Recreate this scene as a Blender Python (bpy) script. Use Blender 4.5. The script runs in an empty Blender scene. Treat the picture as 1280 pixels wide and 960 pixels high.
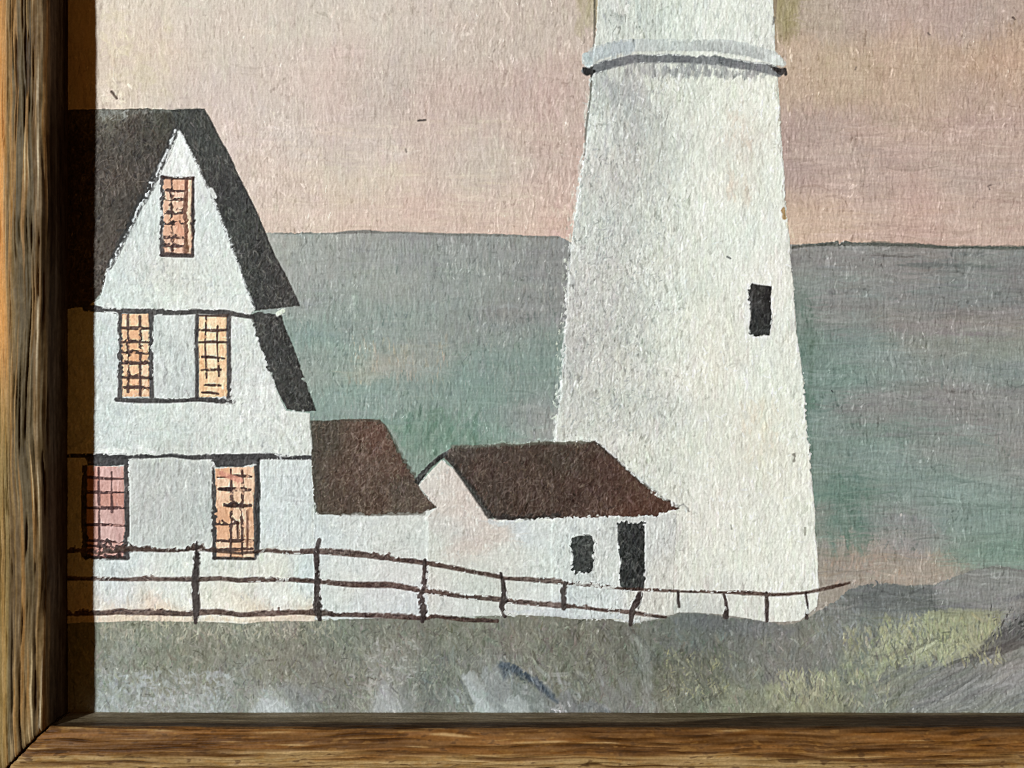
import bpy, math
import numpy as np

# ------------------------------------------------------------------ units
S = 0.00025            # one unit of the layout (about a quarter of a millimetre) in metres
CX, CY = 640.0, 480.0  # layout point that lies at the world origin
U0, V0, U1, V1 = 60, -260, 1540, 906          # extent of the painted panel
W, H = U1 - U0, V1 - V0
rng = np.random.default_rng(11)
f32 = np.float32
scene = bpy.context.scene
coll = scene.collection


def X(u): return (u - CX) * S
def Y(v): return (CY - v) * S
def lin(c):
    c = np.clip(np.asarray(c, dtype=np.float64) / 255.0, 0, 1)
    return np.where(c <= 0.04045, c / 12.92, ((c + 0.055) / 1.055) ** 2.4)


# ------------------------------------------------------------------ noise
def fnoise(sv, su, ang=0.0, h=None, w=None, r=None):
    """white noise smoothed by an anisotropic gaussian (sigma sv down, su across), unit variance"""
    h = h or H; w = w or W; r = r or rng
    n = r.standard_normal((h, w)).astype(f32)
    fy = np.fft.fftfreq(h)[:, None]; fx = np.fft.rfftfreq(w)[None, :]
    if ang:
        ca, sa = math.cos(ang), math.sin(ang)
        fx, fy = fx * ca + fy * sa, -fx * sa + fy * ca
    k = np.exp(-2 * np.pi ** 2 * ((fy * sv) ** 2 + (fx * su) ** 2))
    o = np.fft.irfft2(np.fft.rfft2(n) * k, s=(h, w))
    o -= o.mean(); o /= (o.std() + 1e-9)
    return o.astype(f32)


def smooth(x, a, b):
    t = np.clip((x - a) / (b - a), 0, 1)
    return t * t * (3 - 2 * t)


vv, uu = np.mgrid[V0:V1, U0:U1].astype(f32)
warpA = [fnoise(1.3, 1.3), fnoise(1.3, 1.3)]
warpB = [fnoise(11, 11), fnoise(11, 11)]
ragged = 0.25 + 1.3 * smooth(fnoise(16, 16), 0.2, 1.7)   # edges are crisp in places, broken in others
warpC = [fnoise(14, 40), fnoise(10, 30)]

C = np.zeros((H, W, 3), f32) + 190      # pigment, sRGB 0..255
Z = np.zeros((H, W), f32)               # paint thickness, layout units
L = np.zeros((H, W), np.int16)          # which painted element a spot belongs to
NAMES = {}


def box(pts, pad=12):
    p = np.asarray(pts, dtype=float)
    a = max(int(p[:, 0].min()) - pad - U0, 0); b = min(int(p[:, 0].max()) + pad - U0, W)
    c = max(int(p[:, 1].min()) - pad - V0, 0); d = min(int(p[:, 1].max()) + pad - V0, H)
    return slice(c, d), slice(a, b)


def coords(sl, rag=1.0):
    u = uu[sl] + rag * (0.75 * ragged[sl] * warpA[0][sl] + 0.5 * warpB[0][sl])
    v = vv[sl] + rag * (0.75 * ragged[sl] * warpA[1][sl] + 0.5 * warpB[1][sl])
    return u, v


def poly(pts, rag=1.0, soft=1.6):
    """coverage of a hand-painted polygon, edge wobbling by about `rag`"""
    sl = box(pts); u, v = coords(sl, rag)
    d2 = np.full(u.shape, 1e9, f32); ins = np.zeros(u.shape, bool)
    n = len(pts)
    for i in range(n):
        ax, ay = pts[i]; bx, by = pts[(i + 1) % n]
        ex, ey = bx - ax, by - ay
        t = np.clip(((u - ax) * ex + (v - ay) * ey) / (ex * ex + ey * ey + 1e-6), 0, 1)
        d2 = np.minimum(d2, (u - ax - t * ex) ** 2 + (v - ay - t * ey) ** 2)
        if ay != by:
            ins ^= ((ay > v) != (by > v)) & (u < ex * (v - ay) / ey + ax)
    sd = np.sqrt(d2) * np.where(ins, 1, -1)
    m = np.zeros((H, W), f32)
    m[sl] = np.clip(0.5 + sd / soft, 0, 1)
    return m


def line(pts, th, rag=0.7, soft=1.9, dry=0.0):
    """coverage of a brushed line through pts; th = width or list of widths"""
    sl = box(pts, 16); u, v = coords(sl, rag)
    ths = [th] * len(pts) if np.isscalar(th) else th
    best = np.full(u.shape, -1e9, f32)
    for i in range(len(pts) - 1):
        ax, ay = pts[i]; bx, by = pts[i + 1]
        ex, ey = bx - ax, by - ay
        t = np.clip(((u - ax) * ex + (v - ay) * ey) / (ex * ex + ey * ey + 1e-6), 0, 1)
        d = np.sqrt((u - ax - t * ex) ** 2 + (v - ay - t * ey) ** 2)
        best = np.maximum(best, (ths[i] + (ths[i + 1] - ths[i]) * t) / 2 - d)
    best = best + 0.3 + 0.35 * warpB[1][sl] + 0.35 * ragged[sl] * warpA[1][sl]
    m = np.zeros((H, W), f32)
    a = np.clip(0.5 + best / soft, 0, 1)
    if dry:
        a = a * (0.25 + 0.75 * smooth(warpA[0][sl] + 0.6 * warpB[0][sl], -2.2 + dry, -1.0 + dry))
    m[sl] = a
    return m


def field(pts, su=1.0, sv=1.0, p=1.7, eps=300.0, wob=14.0):
    """smooth colour field through hand-picked pigment notes (u, v, colour)"""
    u = (uu + wob * warpC[0] + wob * 0.4 * warpB[0]); v = (vv + wob * 0.5 * warpC[1] + wob * 0.25 * warpB[1])
    acc = np.zeros((H, W, 3), f32); ws = np.zeros((H, W), f32)
    for (a, b, c) in pts:
        w = 1.0 / (((u - a) * su) ** 2 + ((v - b) * sv) ** 2 + eps * 3) ** p
        ws += w
        for k in range(3):
            acc[..., k] += w * c[k]
    o = acc / ws[..., None]
    m = np.mean([c for _, _, c in pts], axis=0)
    return (o * .86 + m * .14).astype(f32)


def put(mask, col, op=1.0, z=0.0, name=None, var=0.0):
    """lay a flat-ish colour with brushed variation over a mask"""
    global C, Z
    a = (mask * op)[..., None]
    c = np.asarray(col, f32)
    if c.ndim == 1:
        c = np.broadcast_to(c, C.shape)
    if var:
        c = c + var * (0.6 * warpA[0] + 0.7 * warpB[1])[..., None]
    C = C * (1 - a) + c * a
    if z:
        Z = Z + z * mask
    if name:
        mark(mask, name)


def mark(mask, name):
    i = NAMES.setdefault(name, len(NAMES) + 1)
    L[mask > 0.5] = i


def strokes(mask, src, n, length, width, ang, dang, jit, op, hz=0.25, bbox=None, tint=None, dry=0.3, along=None):
    """n bristle strokes inside mask; each takes the colour of src at its middle (or tint)"""
    ys, xs = np.nonzero(mask > 0.35)
    if bbox is not None:
        k = (xs + U0 >= bbox[0]) & (xs + U0 <= bbox[2]) & (ys + V0 >= bbox[1]) & (ys + V0 <= bbox[3])
        ys, xs = ys[k], xs[k]
    if len(ys) == 0: return
    pick = rng.integers(0, len(ys), n)
    for q in pick:
        y, x = int(ys[q]), int(xs[q])
        ln = length * rng.uniform(0.5, 1.5); wd = width * rng.uniform(0.6, 1.5)
        a = ang + rng.normal(0, dang)
        ca, sa = math.cos(a), math.sin(a)
        R = int(abs(ca) * ln / 2 + abs(sa) * wd / 2) + 2; Q = int(abs(sa) * ln / 2 + abs(ca) * wd / 2) + 2
        x0, x1, y0, y1 = max(x - R, 0), min(x + R + 1, W), max(y - Q, 0), min(y + Q + 1, H)
        gx = np.arange(x0, x1, dtype=f32)[None, :] - x; gy = np.arange(y0, y1, dtype=f32)[:, None] - y
        al = (gx * ca + gy * sa) / (ln / 2); ac = (-gx * sa + gy * ca) / (wd / 2)
        nb = max(int(wd * 0.9), 3)
        br = rng.uniform(0, 1, nb + 2).astype(f32)
        bi = np.clip((ac + 1) * 0.5 * nb, 0, nb)
        i0 = bi.astype(int); fr = bi - i0
        b = br[i0] * (1 - fr) + br[np.minimum(i0 + 1, nb + 1)] * fr
        e = np.clip((1 - np.abs(ac)) * 2.2, 0, 1) * np.clip((1 - np.abs(al) - 0.35 * b) * 3, 0, 1)
        m = e * np.clip(1 - dry * 2 * np.abs(b - 0.6), 0.15, 1) * mask[y0:y1, x0:x1]
        c = (np.asarray(tint, f32) if tint is not None else src[y, x]) + rng.normal(0, jit) + rng.normal(0, jit * 0.35, 3)
        mm = (m * op * rng.uniform(0.5, 1))[..., None]
        C[y0:y1, x0:x1] = C[y0:y1, x0:x1] * (1 - mm) + (c + (b - 0.5)[..., None] * jit * 2.6) * mm
        if hz:
            Z[y0:y1, x0:x1] += m * hz * (b - 0.35) * rng.uniform(0.4, 1.2)


UP = math.pi / 2


def dabs(sel, n, length, width, ang, dang, jit, op, hz, bias=0.0, edge=5.0):
    """short loaded touches of the brush, each the local colour a little lighter or darker, kept inside its own painted element"""
    ys, xs = np.nonzero(sel)
    k = (xs + U0 < 1296) & (ys + V0 > -14)
    ys, xs = ys[k], xs[k]
    if not len(ys): return
    pick = rng.integers(0, len(ys), n)
    for q in pick:
        y, x = int(ys[q]), int(xs[q])
        ln = length * rng.uniform(0.45, 1.6); wd = width * rng.uniform(0.7, 1.4)
        a = ang + rng.normal(0, dang); ca, sa = math.cos(a), math.sin(a); cv_ = rng.normal(0, .5) / max(ln, 4)
        R = int(abs(ca) * ln / 2 + abs(sa) * wd / 2) + 3; Q = int(abs(sa) * ln / 2 + abs(ca) * wd / 2) + 3
        x0, x1, y0, y1 = max(x - R, 0), min(x + R + 1, W), max(y - Q, 0), min(y + Q + 1, H)
        gx = np.arange(x0, x1, dtype=f32)[None, :] - x; gy = np.arange(y0, y1, dtype=f32)[:, None] - y
        u = gx * ca + gy * sa; v = -gx * sa + gy * ca + cv_ * u * u
        taper = np.clip(1 - (u / (ln / 2)) ** 2, 0, 1) ** .5
        m = np.clip((wd / 2 * taper - np.abs(v)) * edge / 4 + .3, 0, 1) * (taper > 0) * (L[y0:y1, x0:x1] == L[y, x])
        c = C[y, x] + rng.normal(bias, jit) + rng.normal(0, jit * .09, 3)
        near = np.clip(1.6 - np.abs(C[y0:y1, x0:x1].mean(-1) - C[y, x].mean()) / 22, 0, 1)
        m = m * near
        mm = (m * op * rng.uniform(.45, 1))[..., None]
        C[y0:y1, x0:x1] = C[y0:y1, x0:x1] * (1 - mm) + c * mm
        Z[y0:y1, x0:x1] += m * hz * rng.uniform(.2, 1.0) * (1 - .55 * np.abs(v) / (wd / 2 + .3))


FULL = np.ones((H, W), f32)

# ------------------------------------------------------------------ sky
SKY = field([
    (130, 20, (222, 208, 186)), (200, 60, (214, 199, 176)), (300, 30, (214, 202, 184)), (420, 20, (212, 201, 184)), (540, 20, (208, 199, 183)),
    (640, 40, (202, 187, 170)), (160, 110, (216, 202, 178)), (260, 110, (213, 196, 183)), (380, 110, (211, 194, 179)), (500, 110, (207, 189, 174)),
    (620, 120, (203, 181, 166)), (700, 130, (200, 176, 162)), (300, 180, (213, 197, 184)), (350, 170, (208, 193, 181)), (430, 190, (210, 192, 178)), (560, 190, (206, 187, 172)),
    (690, 210, (202, 176, 161)), (330, 225, (216, 199, 181)), (450, 232, (220, 201, 176)), (600, 215, (206, 193, 175)), (360, 270, (216, 196, 177)), (480, 275, (216, 194, 174)),
    (620, 275, (210, 187, 168)), (700, 280, (210, 181, 163)), (400, -120, (205, 196, 184)), (900, -200, (190, 178, 168)), (640, -200, (198, 186, 174)),
    (1010, 20, (184, 169, 146)), (1080, 15, (183, 165, 151)), (1200, 20, (186, 163, 150)), (1030, 70, (199, 175, 142)), (1130, 70, (199, 171, 142)), (1250, 85, (200, 166, 134)), (1020, 115, (198, 172, 142)),
    (1090, 110, (197, 170, 141)), (1200, 115, (194, 167, 142)), (1010, 160, (180, 156, 145)), (1130, 160, (192, 167, 142)), (1230, 140, (186, 158, 146)), (1000, 210, (178, 154, 144)), (1110, 190, (176, 157, 146)), (1230, 180, (190, 164, 147)),
    (1080, 235, (185, 162, 149)), (1240, 225, (182, 160, 147)), (1030, 275, (205, 174, 146)), (1100, 270, (199, 169, 150)), (1200, 270, (200, 168, 150)), (1270, 285, (203, 171, 153)), (1000, 290, (208, 182, 155)),
    (1400, 100, (190, 164, 144)), (1450, 250, (196, 168, 150)), (1300, -150, (180, 164, 152)),
], su=0.6, sv=1.15, p=2.0, wob=12)
SKY = SKY + np.array((1, -1.2, .5), f32)
C[:] = SKY; mark(FULL, 'sky')
strokes(FULL, SKY, 9000, 34, 9, UP, 0.13, 6.0, 0.6, 0.2)
strokes(FULL, SKY, 4200, 50, 7, 0.03, 0.10, 5.0, 0.5, 0.16)
strokes(FULL, SKY, 9000, 17, 3.4, UP, 0.35, 5.0, 0.5, 0.24)
olive = (172, 161, 116)
strokes(FULL, SKY, 70, 30, 8, UP, 0.1, 5, 0.34, bbox=(722, -60, 748, 36), tint=(178, 166, 126))
strokes(FULL, SKY, 120, 32, 9, UP, 0.1, 5, 0.36, bbox=(966, -60, 996, 44), tint=(164, 150, 106))
strokes(FULL, SKY, 60, 26, 8, 0.3, 0.6, 5, 0.45, bbox=(125, 15, 210, 120), tint=(218, 203, 172))
strokes(FULL, SKY, 420, 60, 4, 0.03, 0.06, 6, 0.5, bbox=(1040, 160, 1290, 300), tint=(206, 179, 163))
strokes(FULL, SKY, 220, 55, 5, 0.03, 0.06, 6, 0.4, bbox=(300, 150, 700, 290), tint=(222, 202, 180))
strokes(FULL, SKY, 800, 11, 1.7, UP, 0.4, 6, 0.55, 0.45, tint=(226, 210, 190), bbox=(125, 0, 760, 295), dry=.1)  # cream flecks: highlights of the bristle ridges, painted in as colour
strokes(FULL, SKY, 420, 10, 1.7, UP, 0.5, 6, 0.5, 0.45, tint=(216, 188, 164), bbox=(990, 0, 1290, 300), dry=.1)  # same painted-in ridge highlights, in peach
strokes(FULL, SKY, 26, 12, 2.6, 0.3, 0.5, 6, 0.7, 0.3, tint=(232, 216, 184), bbox=(128, 35, 160, 75))
strokes(FULL, SKY, 22, 14, 3.0, 0.0, 0.3, 6, 0.75, 0.3, tint=(236, 220, 196), bbox=(132, 118, 156, 134))
put(line([(523, 150.5), (532, 150)], 2.2, 0.3), (96, 84, 78)); put(line([(507, 187), (508, 190)], 1.6, 0.2), (140, 126, 116), .8)
put(line([(1070, 84), (1069, 87)], 1.6, 0.2), (120, 100, 90)); put(line([(1160, 41), (1162, 43)], 2.6, 0.2), (130, 110, 100)); put(line([(1267, 22), (1269, 24)], 2.4, 0.2), (120, 98, 88))
put(line([(1239, 231), (1235, 233), (1237, 237)], 1.3, 0.2), (128, 108, 100), .8); put(line([(1075, 120), (1082, 113), (1090, 112)], 1.6, 0.3), (150, 124, 108), .7)
put(line([(1217, 260), (1222, 250), (1232, 247)], 1.1, 0.2), (150, 124, 114), .6); put(line([(140, 115), (146, 123)], 1.8, 0.3), (104, 86, 70))

# ------------------------------------------------------------------ sea
seaTop = [(60, 290), (345, 291), (400, 291), (470, 289), (505, 290), (560, 292), (640, 294), (700, 296), (716, 304), (975, 305), (990, 305), (1020, 304), (1060, 302), (1100, 304), (1180, 307), (1280, 309), (1545, 314)]
SEA = field([
    (350, 310, (162, 163, 152)), (400, 330, (152, 155, 148)), (430, 300, (150, 152, 144)), (520, 310, (142, 145, 140)), (600, 320, (134, 138, 134)), (690, 330, (127, 130, 127)), (400, 370, (144, 152, 144)), (480, 360, (150, 151, 142)), (560, 365, (142, 146, 139)), (660, 380, (130, 132, 128)),
    (395, 420, (126, 149, 138)), (460, 410, (139, 150, 141)), (540, 400, (138, 147, 139)), (620, 415, (133, 141, 134)), (690, 420, (116, 134, 124)), (410, 460, (136, 150, 138)), (480, 462, (164, 157, 139)), (540, 455, (146, 152, 140)), (620, 450, (122, 142, 131)), (670, 460, (119, 140, 129)),
    (430, 505, (126, 148, 136)), (500, 500, (131, 150, 139)), (560, 510, (124, 144, 132)), (640, 500, (115, 139, 127)), (685, 500, (122, 136, 128)), (520, 540, (112, 142, 122)), (560, 540, (116, 142, 122)), (620, 535, (112, 142, 124)), (660, 525, (140, 143, 140)), (690, 535, (150, 150, 146)),
    (1010, 320, (126, 122, 118)), (1060, 325, (134, 133, 128)), (1150, 320, (140, 131, 124)), (1250, 325, (134, 131, 125)), (1000, 370, (104, 120, 110)), (1050, 350, (125, 131, 126)), (1110, 365, (131, 129, 124)), (1200, 360, (122, 127, 126)), (1265, 375, (130, 130, 125)),
    (1060, 385, (134, 131, 127)), (1160, 400, (142, 128, 119)), (1230, 405, (147, 132, 122)), (1010, 430, (102, 128, 114)), (1060, 425, (126, 134, 130)), (1150, 425, (134, 136, 125)), (1230, 430, (138, 141, 128)), (1030, 465, (118, 139, 128)), (1120, 460, (130, 139, 133)), (1230, 470, (134, 142, 136)),
    (1020, 500, (112, 132, 122)), (1090, 500, (140, 135, 130)), (1200, 500, (140, 134, 129)), (1270, 510, (144, 136, 129)), (1030, 535, (116, 132, 123)), (1110, 530, (112, 134, 121)), (1180, 535, (120, 138, 127)), (1270, 545, (140, 133, 127)), (1040, 570, (112, 134, 121)), (1100, 570, (122, 140, 131)),
    (1180, 565, (134, 136, 129)), (1250, 580, (132, 139, 132)), (1050, 615, (96, 126, 108)), (1080, 605, (108, 132, 118)), (1130, 610, (122, 139, 131)), (1220, 610, (126, 142, 133)), (1060, 650, (98, 126, 109)), (1100, 650, (120, 134, 126)), (1140, 655, (140, 134, 134)), (1230, 655, (122, 142, 130)),
    (1028, 640, (130, 124, 116)), (1040, 690, (148, 132, 116)), (1090, 700, (158, 140, 124)), (1140, 690, (144, 137, 136)), (1170, 710, (170, 146, 124)), (1210, 690, (120, 138, 122)), (1265, 690, (110, 138, 120)), (1060, 725, (160, 142, 126)), (1120, 725, (168, 148, 130)),
    (1450, 350, (132, 130, 125)), (1450, 500, (138, 136, 130)), (1450, 650, (120, 140, 128)),
], su=0.5, sv=1.4, p=2.2, eps=110, wob=10)
SEA = SEA * .82 + np.array((140, 150, 145), f32) * .18 + 9
seaM = poly(seaTop + [(1545, 800), (60, 800)], 1.0)
put(seaM, SEA, z=0.15, name='sea')
strokes(seaM, SEA, 5200, 30, 8, UP, 0.12, 6.5, 0.6, 0.22)
strokes(seaM, SEA, 3200, 60, 6, 0.02, 0.07, 6.5, 0.55, 0.18)
strokes(seaM, SEA, 7500, 16, 3.0, UP, 0.28, 6.0, 0.5, 0.28)
strokes(seaM, SEA, 900, 12, 1.6, UP, 0.3, 6, 0.5, 0.5, tint=(172, 176, 166), dry=.1, bbox=(345, 300, 700, 550))
strokes(seaM, SEA, 320, 14, 1.6, UP, 0.25, 6, 0.45, 0.45, tint=(158, 168, 158), dry=.1, bbox=(1000, 400, 1290, 690))
strokes(seaM, SEA, 70, 14, 2.4, UP, 0.2, 8, 0.6, 0.4, tint=(186, 172, 146), bbox=(435, 425, 560, 478))
strokes(seaM, SEA, 260, 13, 2.0, UP, 0.35, 6, 0.5, 0.35, tint=(94, 110, 102), bbox=(345, 330, 700, 550))
strokes(seaM, SEA, 330, 14, 2.2, UP, 0.35, 6, 0.5, 0.35, tint=(92, 106, 98), bbox=(1000, 420, 1290, 700))
strokes(seaM, SEA, 90, 24, 7, UP + .2, 0.4, 6, 0.6, 0.2, tint=(108, 138, 120), bbox=(505, 515, 600, 566))
strokes(seaM, SEA, 80, 26, 6, UP, 0.15, 5, 0.6, 0.2, tint=(96, 118, 104), bbox=(1000, 380, 1016, 640))
strokes(seaM, SEA, 90, 30, 6, UP - .25, 0.25, 6, 0.6, 0.25, tint=(100, 126, 112), bbox=(1035, 590, 1085, 690))
strokes(seaM, SEA, 150, 16, 3, UP, 0.7, 8, 0.6, 0.4, tint=(178, 152, 132), bbox=(1030, 690, 1190, 735))
strokes(seaM, SEA, 230, 70, 5, 0.02, 0.05, 5, 0.5, 0.2, tint=(142, 137, 134), bbox=(1040, 312, 1290, 420)); strokes(seaM, SEA, 150, 70, 5, 0.02, 0.05, 5, 0.45, 0.2, tint=(140, 138, 135), bbox=(1060, 485, 1290, 545))
strokes(seaM, SEA, 60, 60, 4, 0.02, 0.05, 4, 0.4, 0.15, tint=(112, 118, 116), bbox=(1080, 312, 1290, 400))
strokes(seaM, SEA, 46, 16, 2.5, -.3, 0.5, 8, 0.55, 0.4, tint=(150, 170, 150), bbox=(1195, 690, 1290, 712))
put(line([(345, 292), (400, 292), (470, 290), (500, 290), (560, 293), (640, 295), (698, 297)], [1.5, 2, 3, 3, 2.5, 2.5, 2], 0.8), (112, 112, 104), .75)
put(line([(988, 309), (1010, 306), (1060, 304), (1100, 305), (1180, 308), (1280, 310), (1545, 315)], [4, 4, 4, 5, 4.5, 3.5, 3], 1.2, 2.6), (80, 83, 75), .85)
put(line([(1085, 312), (1105, 319), (1140, 321)], 2.2), (112, 108, 100), .7); put(line([(1120, 333), (1165, 331), (1240, 333)], [3, 6, 2]), (98, 106, 102), .6)
put(line([(988, 300), (1000, 304)], 5), (230, 210, 186), .6)
put(line([(1040, 489), (1041, 490)], 2.4, .2), (70, 74, 74)); put(line([(1256, 480), (1270, 484), (1280, 482)], 2.2), (100, 104, 100), .8)
put(line([(1126, 643), (1126, 644)], 2.2, .2), (200, 196, 188))

# ------------------------------------------------------------------ ground
gTop = [(60, 778), (125, 776), (200, 774), (300, 777), (400, 773), (460, 773), (520, 772), (640, 768), (700, 768), (730, 772), (770, 772), (790, 781), (830, 773), (850, 768), (900, 770), (940, 775), (975, 781), (1000, 776), (1030, 760), (1060, 736), (1090, 729), (1130, 733), (1165, 732), (1190, 722), (1215, 712), (1240, 708), (1290, 712), (1545, 700)]
GR = field([
    (100, 800, (140, 142, 130)), (150, 800, (142, 143, 128)), (220, 800, (134, 134, 120)), (300, 800, (138, 139, 126)), (400, 795, (128, 130, 120)), (480, 795, (124, 126, 116)), (560, 795, (126, 126, 115)), (650, 790, (128, 129, 118)), (720, 800, (122, 122, 112)), (760, 800, (118, 118, 110)), (820, 790, (118, 120, 116)), (880, 790, (112, 116, 116)), (940, 795, (116, 120, 118)),
    (130, 840, (148, 152, 146)), (190, 835, (140, 141, 128)), (260, 840, (132, 132, 118)), (340, 830, (134, 134, 122)), (420, 840, (132, 133, 124)), (480, 835, (142, 144, 140)), (530, 840, (116, 119, 116)), (570, 830, (122, 123, 118)), (610, 845, (134, 136, 133)), (700, 830, (120, 121, 110)), (770, 830, (124, 124, 116)), (830, 840, (112, 113, 100)), (900, 840, (118, 119, 108)),
    (135, 875, (168, 175, 176)), (190, 865, (154, 160, 160)), (250, 880, (164, 171, 173)), (300, 860, (138, 142, 138)), (340, 882, (178, 184, 184)), (380, 870, (122, 124, 120)), (430, 880, (142, 144, 138)), (485, 880, (164, 168, 167)), (540, 870, (124, 127, 124)), (590, 880, (150, 154, 154)), (650, 880, (140, 146, 146)), (720, 870, (122, 124, 118)), (780, 880, (132, 133, 131)), (850, 875, (128, 129, 116)), (920, 880, (142, 143, 122)),
    (1000, 800, (138, 139, 132)), (1060, 760, (124, 126, 128)), (1110, 750, (112, 116, 118)), (1170, 750, (134, 134, 134)), (1230, 735, (146, 144, 146)), (1275, 740, (142, 140, 142)), (1040, 800, (126, 128, 126)), (1100, 790, (134, 136, 132)), (1000, 840, (124, 126, 126)), (1060, 835, (138, 140, 124)), (1110, 850, (128, 130, 124)), (1150, 850, (118, 120, 120)), (1200, 850, (132, 133, 132)), (1260, 840, (146, 147, 146)),
    (990, 875, (146, 148, 124)), (1050, 880, (136, 138, 122)), (1130, 880, (134, 136, 132)), (1210, 880, (138, 140, 128)), (1270, 880, (140, 143, 138)), (1450, 820, (136, 138, 130)),
], p=2.0, eps=150, wob=14)
GR = GR * np.array((.965, .965, .92), f32)
gM = poly(gTop + [(1545, 915), (60, 915)], 2.6, 2.6)
put(gM, GR, z=0.2, name='ground')
strokes(gM, GR, 1900, 26, 8, 0.5, 0.8, 10, 0.55, 0.3)
strokes(gM, GR, 4200, 13, 3.0, UP - .1, 0.6, 15, 0.6, 0.5)
strokes(gM, GR, 1500, 9, 2.0, UP, 0.9, 8, 0.5, 0.5, tint=(160, 161, 142), bbox=(60, 776, 760, 885))
strokes(gM, GR, 700, 9, 2.0, UP, 0.9, 8, 0.5, 0.4, tint=(84, 86, 75), bbox=(60, 776, 960, 885))
strokes(gM, GR, 240, 12, 2.4, UP, 0.6, 9, 0.6, 0.45, tint=(186, 180, 156), bbox=(125, 774, 420, 800))
strokes(gM, GR, 330, 12, 4, 0.4, 1.0, 8, 0.5, 0.4, tint=(182, 188, 188), bbox=(125, 838, 290, 892))
strokes(gM, GR, 160, 12, 3, 0.6, 1.0, 8, 0.5, 0.4, tint=(176, 178, 170), bbox=(460, 800, 520, 892))
put(poly([(310, 892), (322, 878), (336, 870), (350, 876), (362, 884), (370, 892)], 1.8, 5), (176, 182, 181), .75, .2, var=7)
put(poly([(342, 858), (355, 852), (392, 864), (402, 886), (372, 890), (360, 876)], 1.8, 12), (120, 123, 120), .7, var=4)
put(poly([(462, 892), (470, 864), (478, 850), (490, 862), (500, 892)], 1.8, 12), (172, 177, 177), .65, .15, var=5)
# rocks with a dark blue cleft
put(poly([(575, 846), (588, 838), (600, 850), (622, 880), (632, 892), (592, 892), (594, 880), (584, 862)], 1.5, 5), (170, 174, 172), .8, .3, var=6)
put(poly([(604, 838), (622, 832), (636, 850), (642, 878), (640, 892), (618, 892), (606, 866)], 1.4, 6), (142, 146, 144), .8, .15, var=6)
put(poly([(622, 828), (640, 833), (655, 838), (675, 852), (690, 868), (698, 878), (684, 873), (664, 852), (644, 845), (630, 850)], 1.8, 6), (66, 78, 88), .72, var=9)
put(poly([(640, 850), (656, 852), (672, 864), (690, 878), (696, 890), (640, 890)], 1.8, 7), (118, 127, 123), .75, .1, var=6)
put(poly([(632, 872), (648, 868), (660, 880), (664, 892), (630, 892)], 1.8, 6), (184, 190, 188), .6, .1, var=6)
put(poly([(688, 892), (700, 866), (710, 862), (722, 880), (740, 876), (756, 884), (764, 892)], 1.6, 4), (122, 126, 126), .7, .1, var=8)
put(poly([(744, 892), (750, 883), (758, 884), (764, 892)], 1, 3), (78, 84, 86), .7)
strokes(gM, GR, 14, 8, 2.5, .8, .5, 8, .8, .4, tint=(198, 200, 198), bbox=(690, 880, 712, 890))
put(poly([(498, 856), (512, 862), (520, 880), (512, 892), (500, 892)], 1.6, 6), (126, 130, 126), .5, var=5)
put(line([(534, 874), (530, 890)], 2), (96, 98, 92), .7); put(line([(488, 858), (497, 866)], 2), (98, 100, 94), .6)
put(line([(575, 850), (590, 880)], 2), (92, 96, 96), .45)
# path and swells
put(line([(780, 788), (800, 805), (812, 826), (808, 850), (812, 880)], [5, 8, 8, 14, 16], 1.5, 5), (142, 143, 136), .55, .1, var=5)
put(line([(750, 826), (752, 850), (766, 870), (748, 888)], [5, 8, 10, 8], 1.5, 5), (136, 136, 130), .6, .1, var=5)
put(line([(766, 884), (800, 840), (815, 815)], 6, 1.5, 5), (136, 136, 131), .4, var=5)
put(line([(786, 784), (806, 804), (824, 828)], 3, 1, 3), (94, 96, 92), .5)
put(poly([(840, 773), (860, 768), (950, 778), (1000, 784), (985, 800), (940, 796), (880, 786), (845, 788)], 1.5, 10), (110, 113, 114), .6, var=5)
strokes(gM, GR, 150, 14, 4, UP, 0.9, 8, 0.55, 0.35, tint=(98, 99, 84), bbox=(815, 810, 905, 875))
strokes(gM, GR, 130, 9, 2.2, UP, 0.9, 8, 0.6, 0.5, tint=(166, 164, 122), bbox=(830, 815, 915, 875))
strokes(gM, GR, 160, 22, 7, UP, 0.5, 6, 0.55, 0.2, tint=(124, 126, 119), bbox=(905, 795, 1060, 850))
strokes(gM, GR, 130, 16, 3, UP - .1, 0.5, 6, 0.6, 0.4, tint=(150, 156, 154), bbox=(1020, 740, 1150, 800))
put(poly([(1062, 738), (1090, 731), (1130, 735), (1168, 733), (1165, 752), (1150, 764), (1110, 764), (1070, 756)], 2, 14), (108, 111, 111), .5, var=6)
put(poly([(1168, 733), (1190, 722), (1225, 708), (1290, 711), (1290, 742), (1240, 752), (1200, 756), (1166, 752)], 2, 12), (140, 141, 136), .6, .15, var=7)
strokes(gM, GR, 90, 18, 5, -.2, 0.6, 8, .6, .35, tint=(153, 154, 149), bbox=(1170, 712, 1290, 755))
put(line([(1170, 760), (1215, 758), (1250, 754), (1290, 742)], [6, 5, 4, 8], 1.2, 3), (112, 112, 114), .7)
put(line([(1198, 722), (1215, 713), (1240, 709), (1262, 711), (1290, 713)], [2, 4, 4, 3, 2], 2.2, 6), (100, 102, 95), .4)
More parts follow.
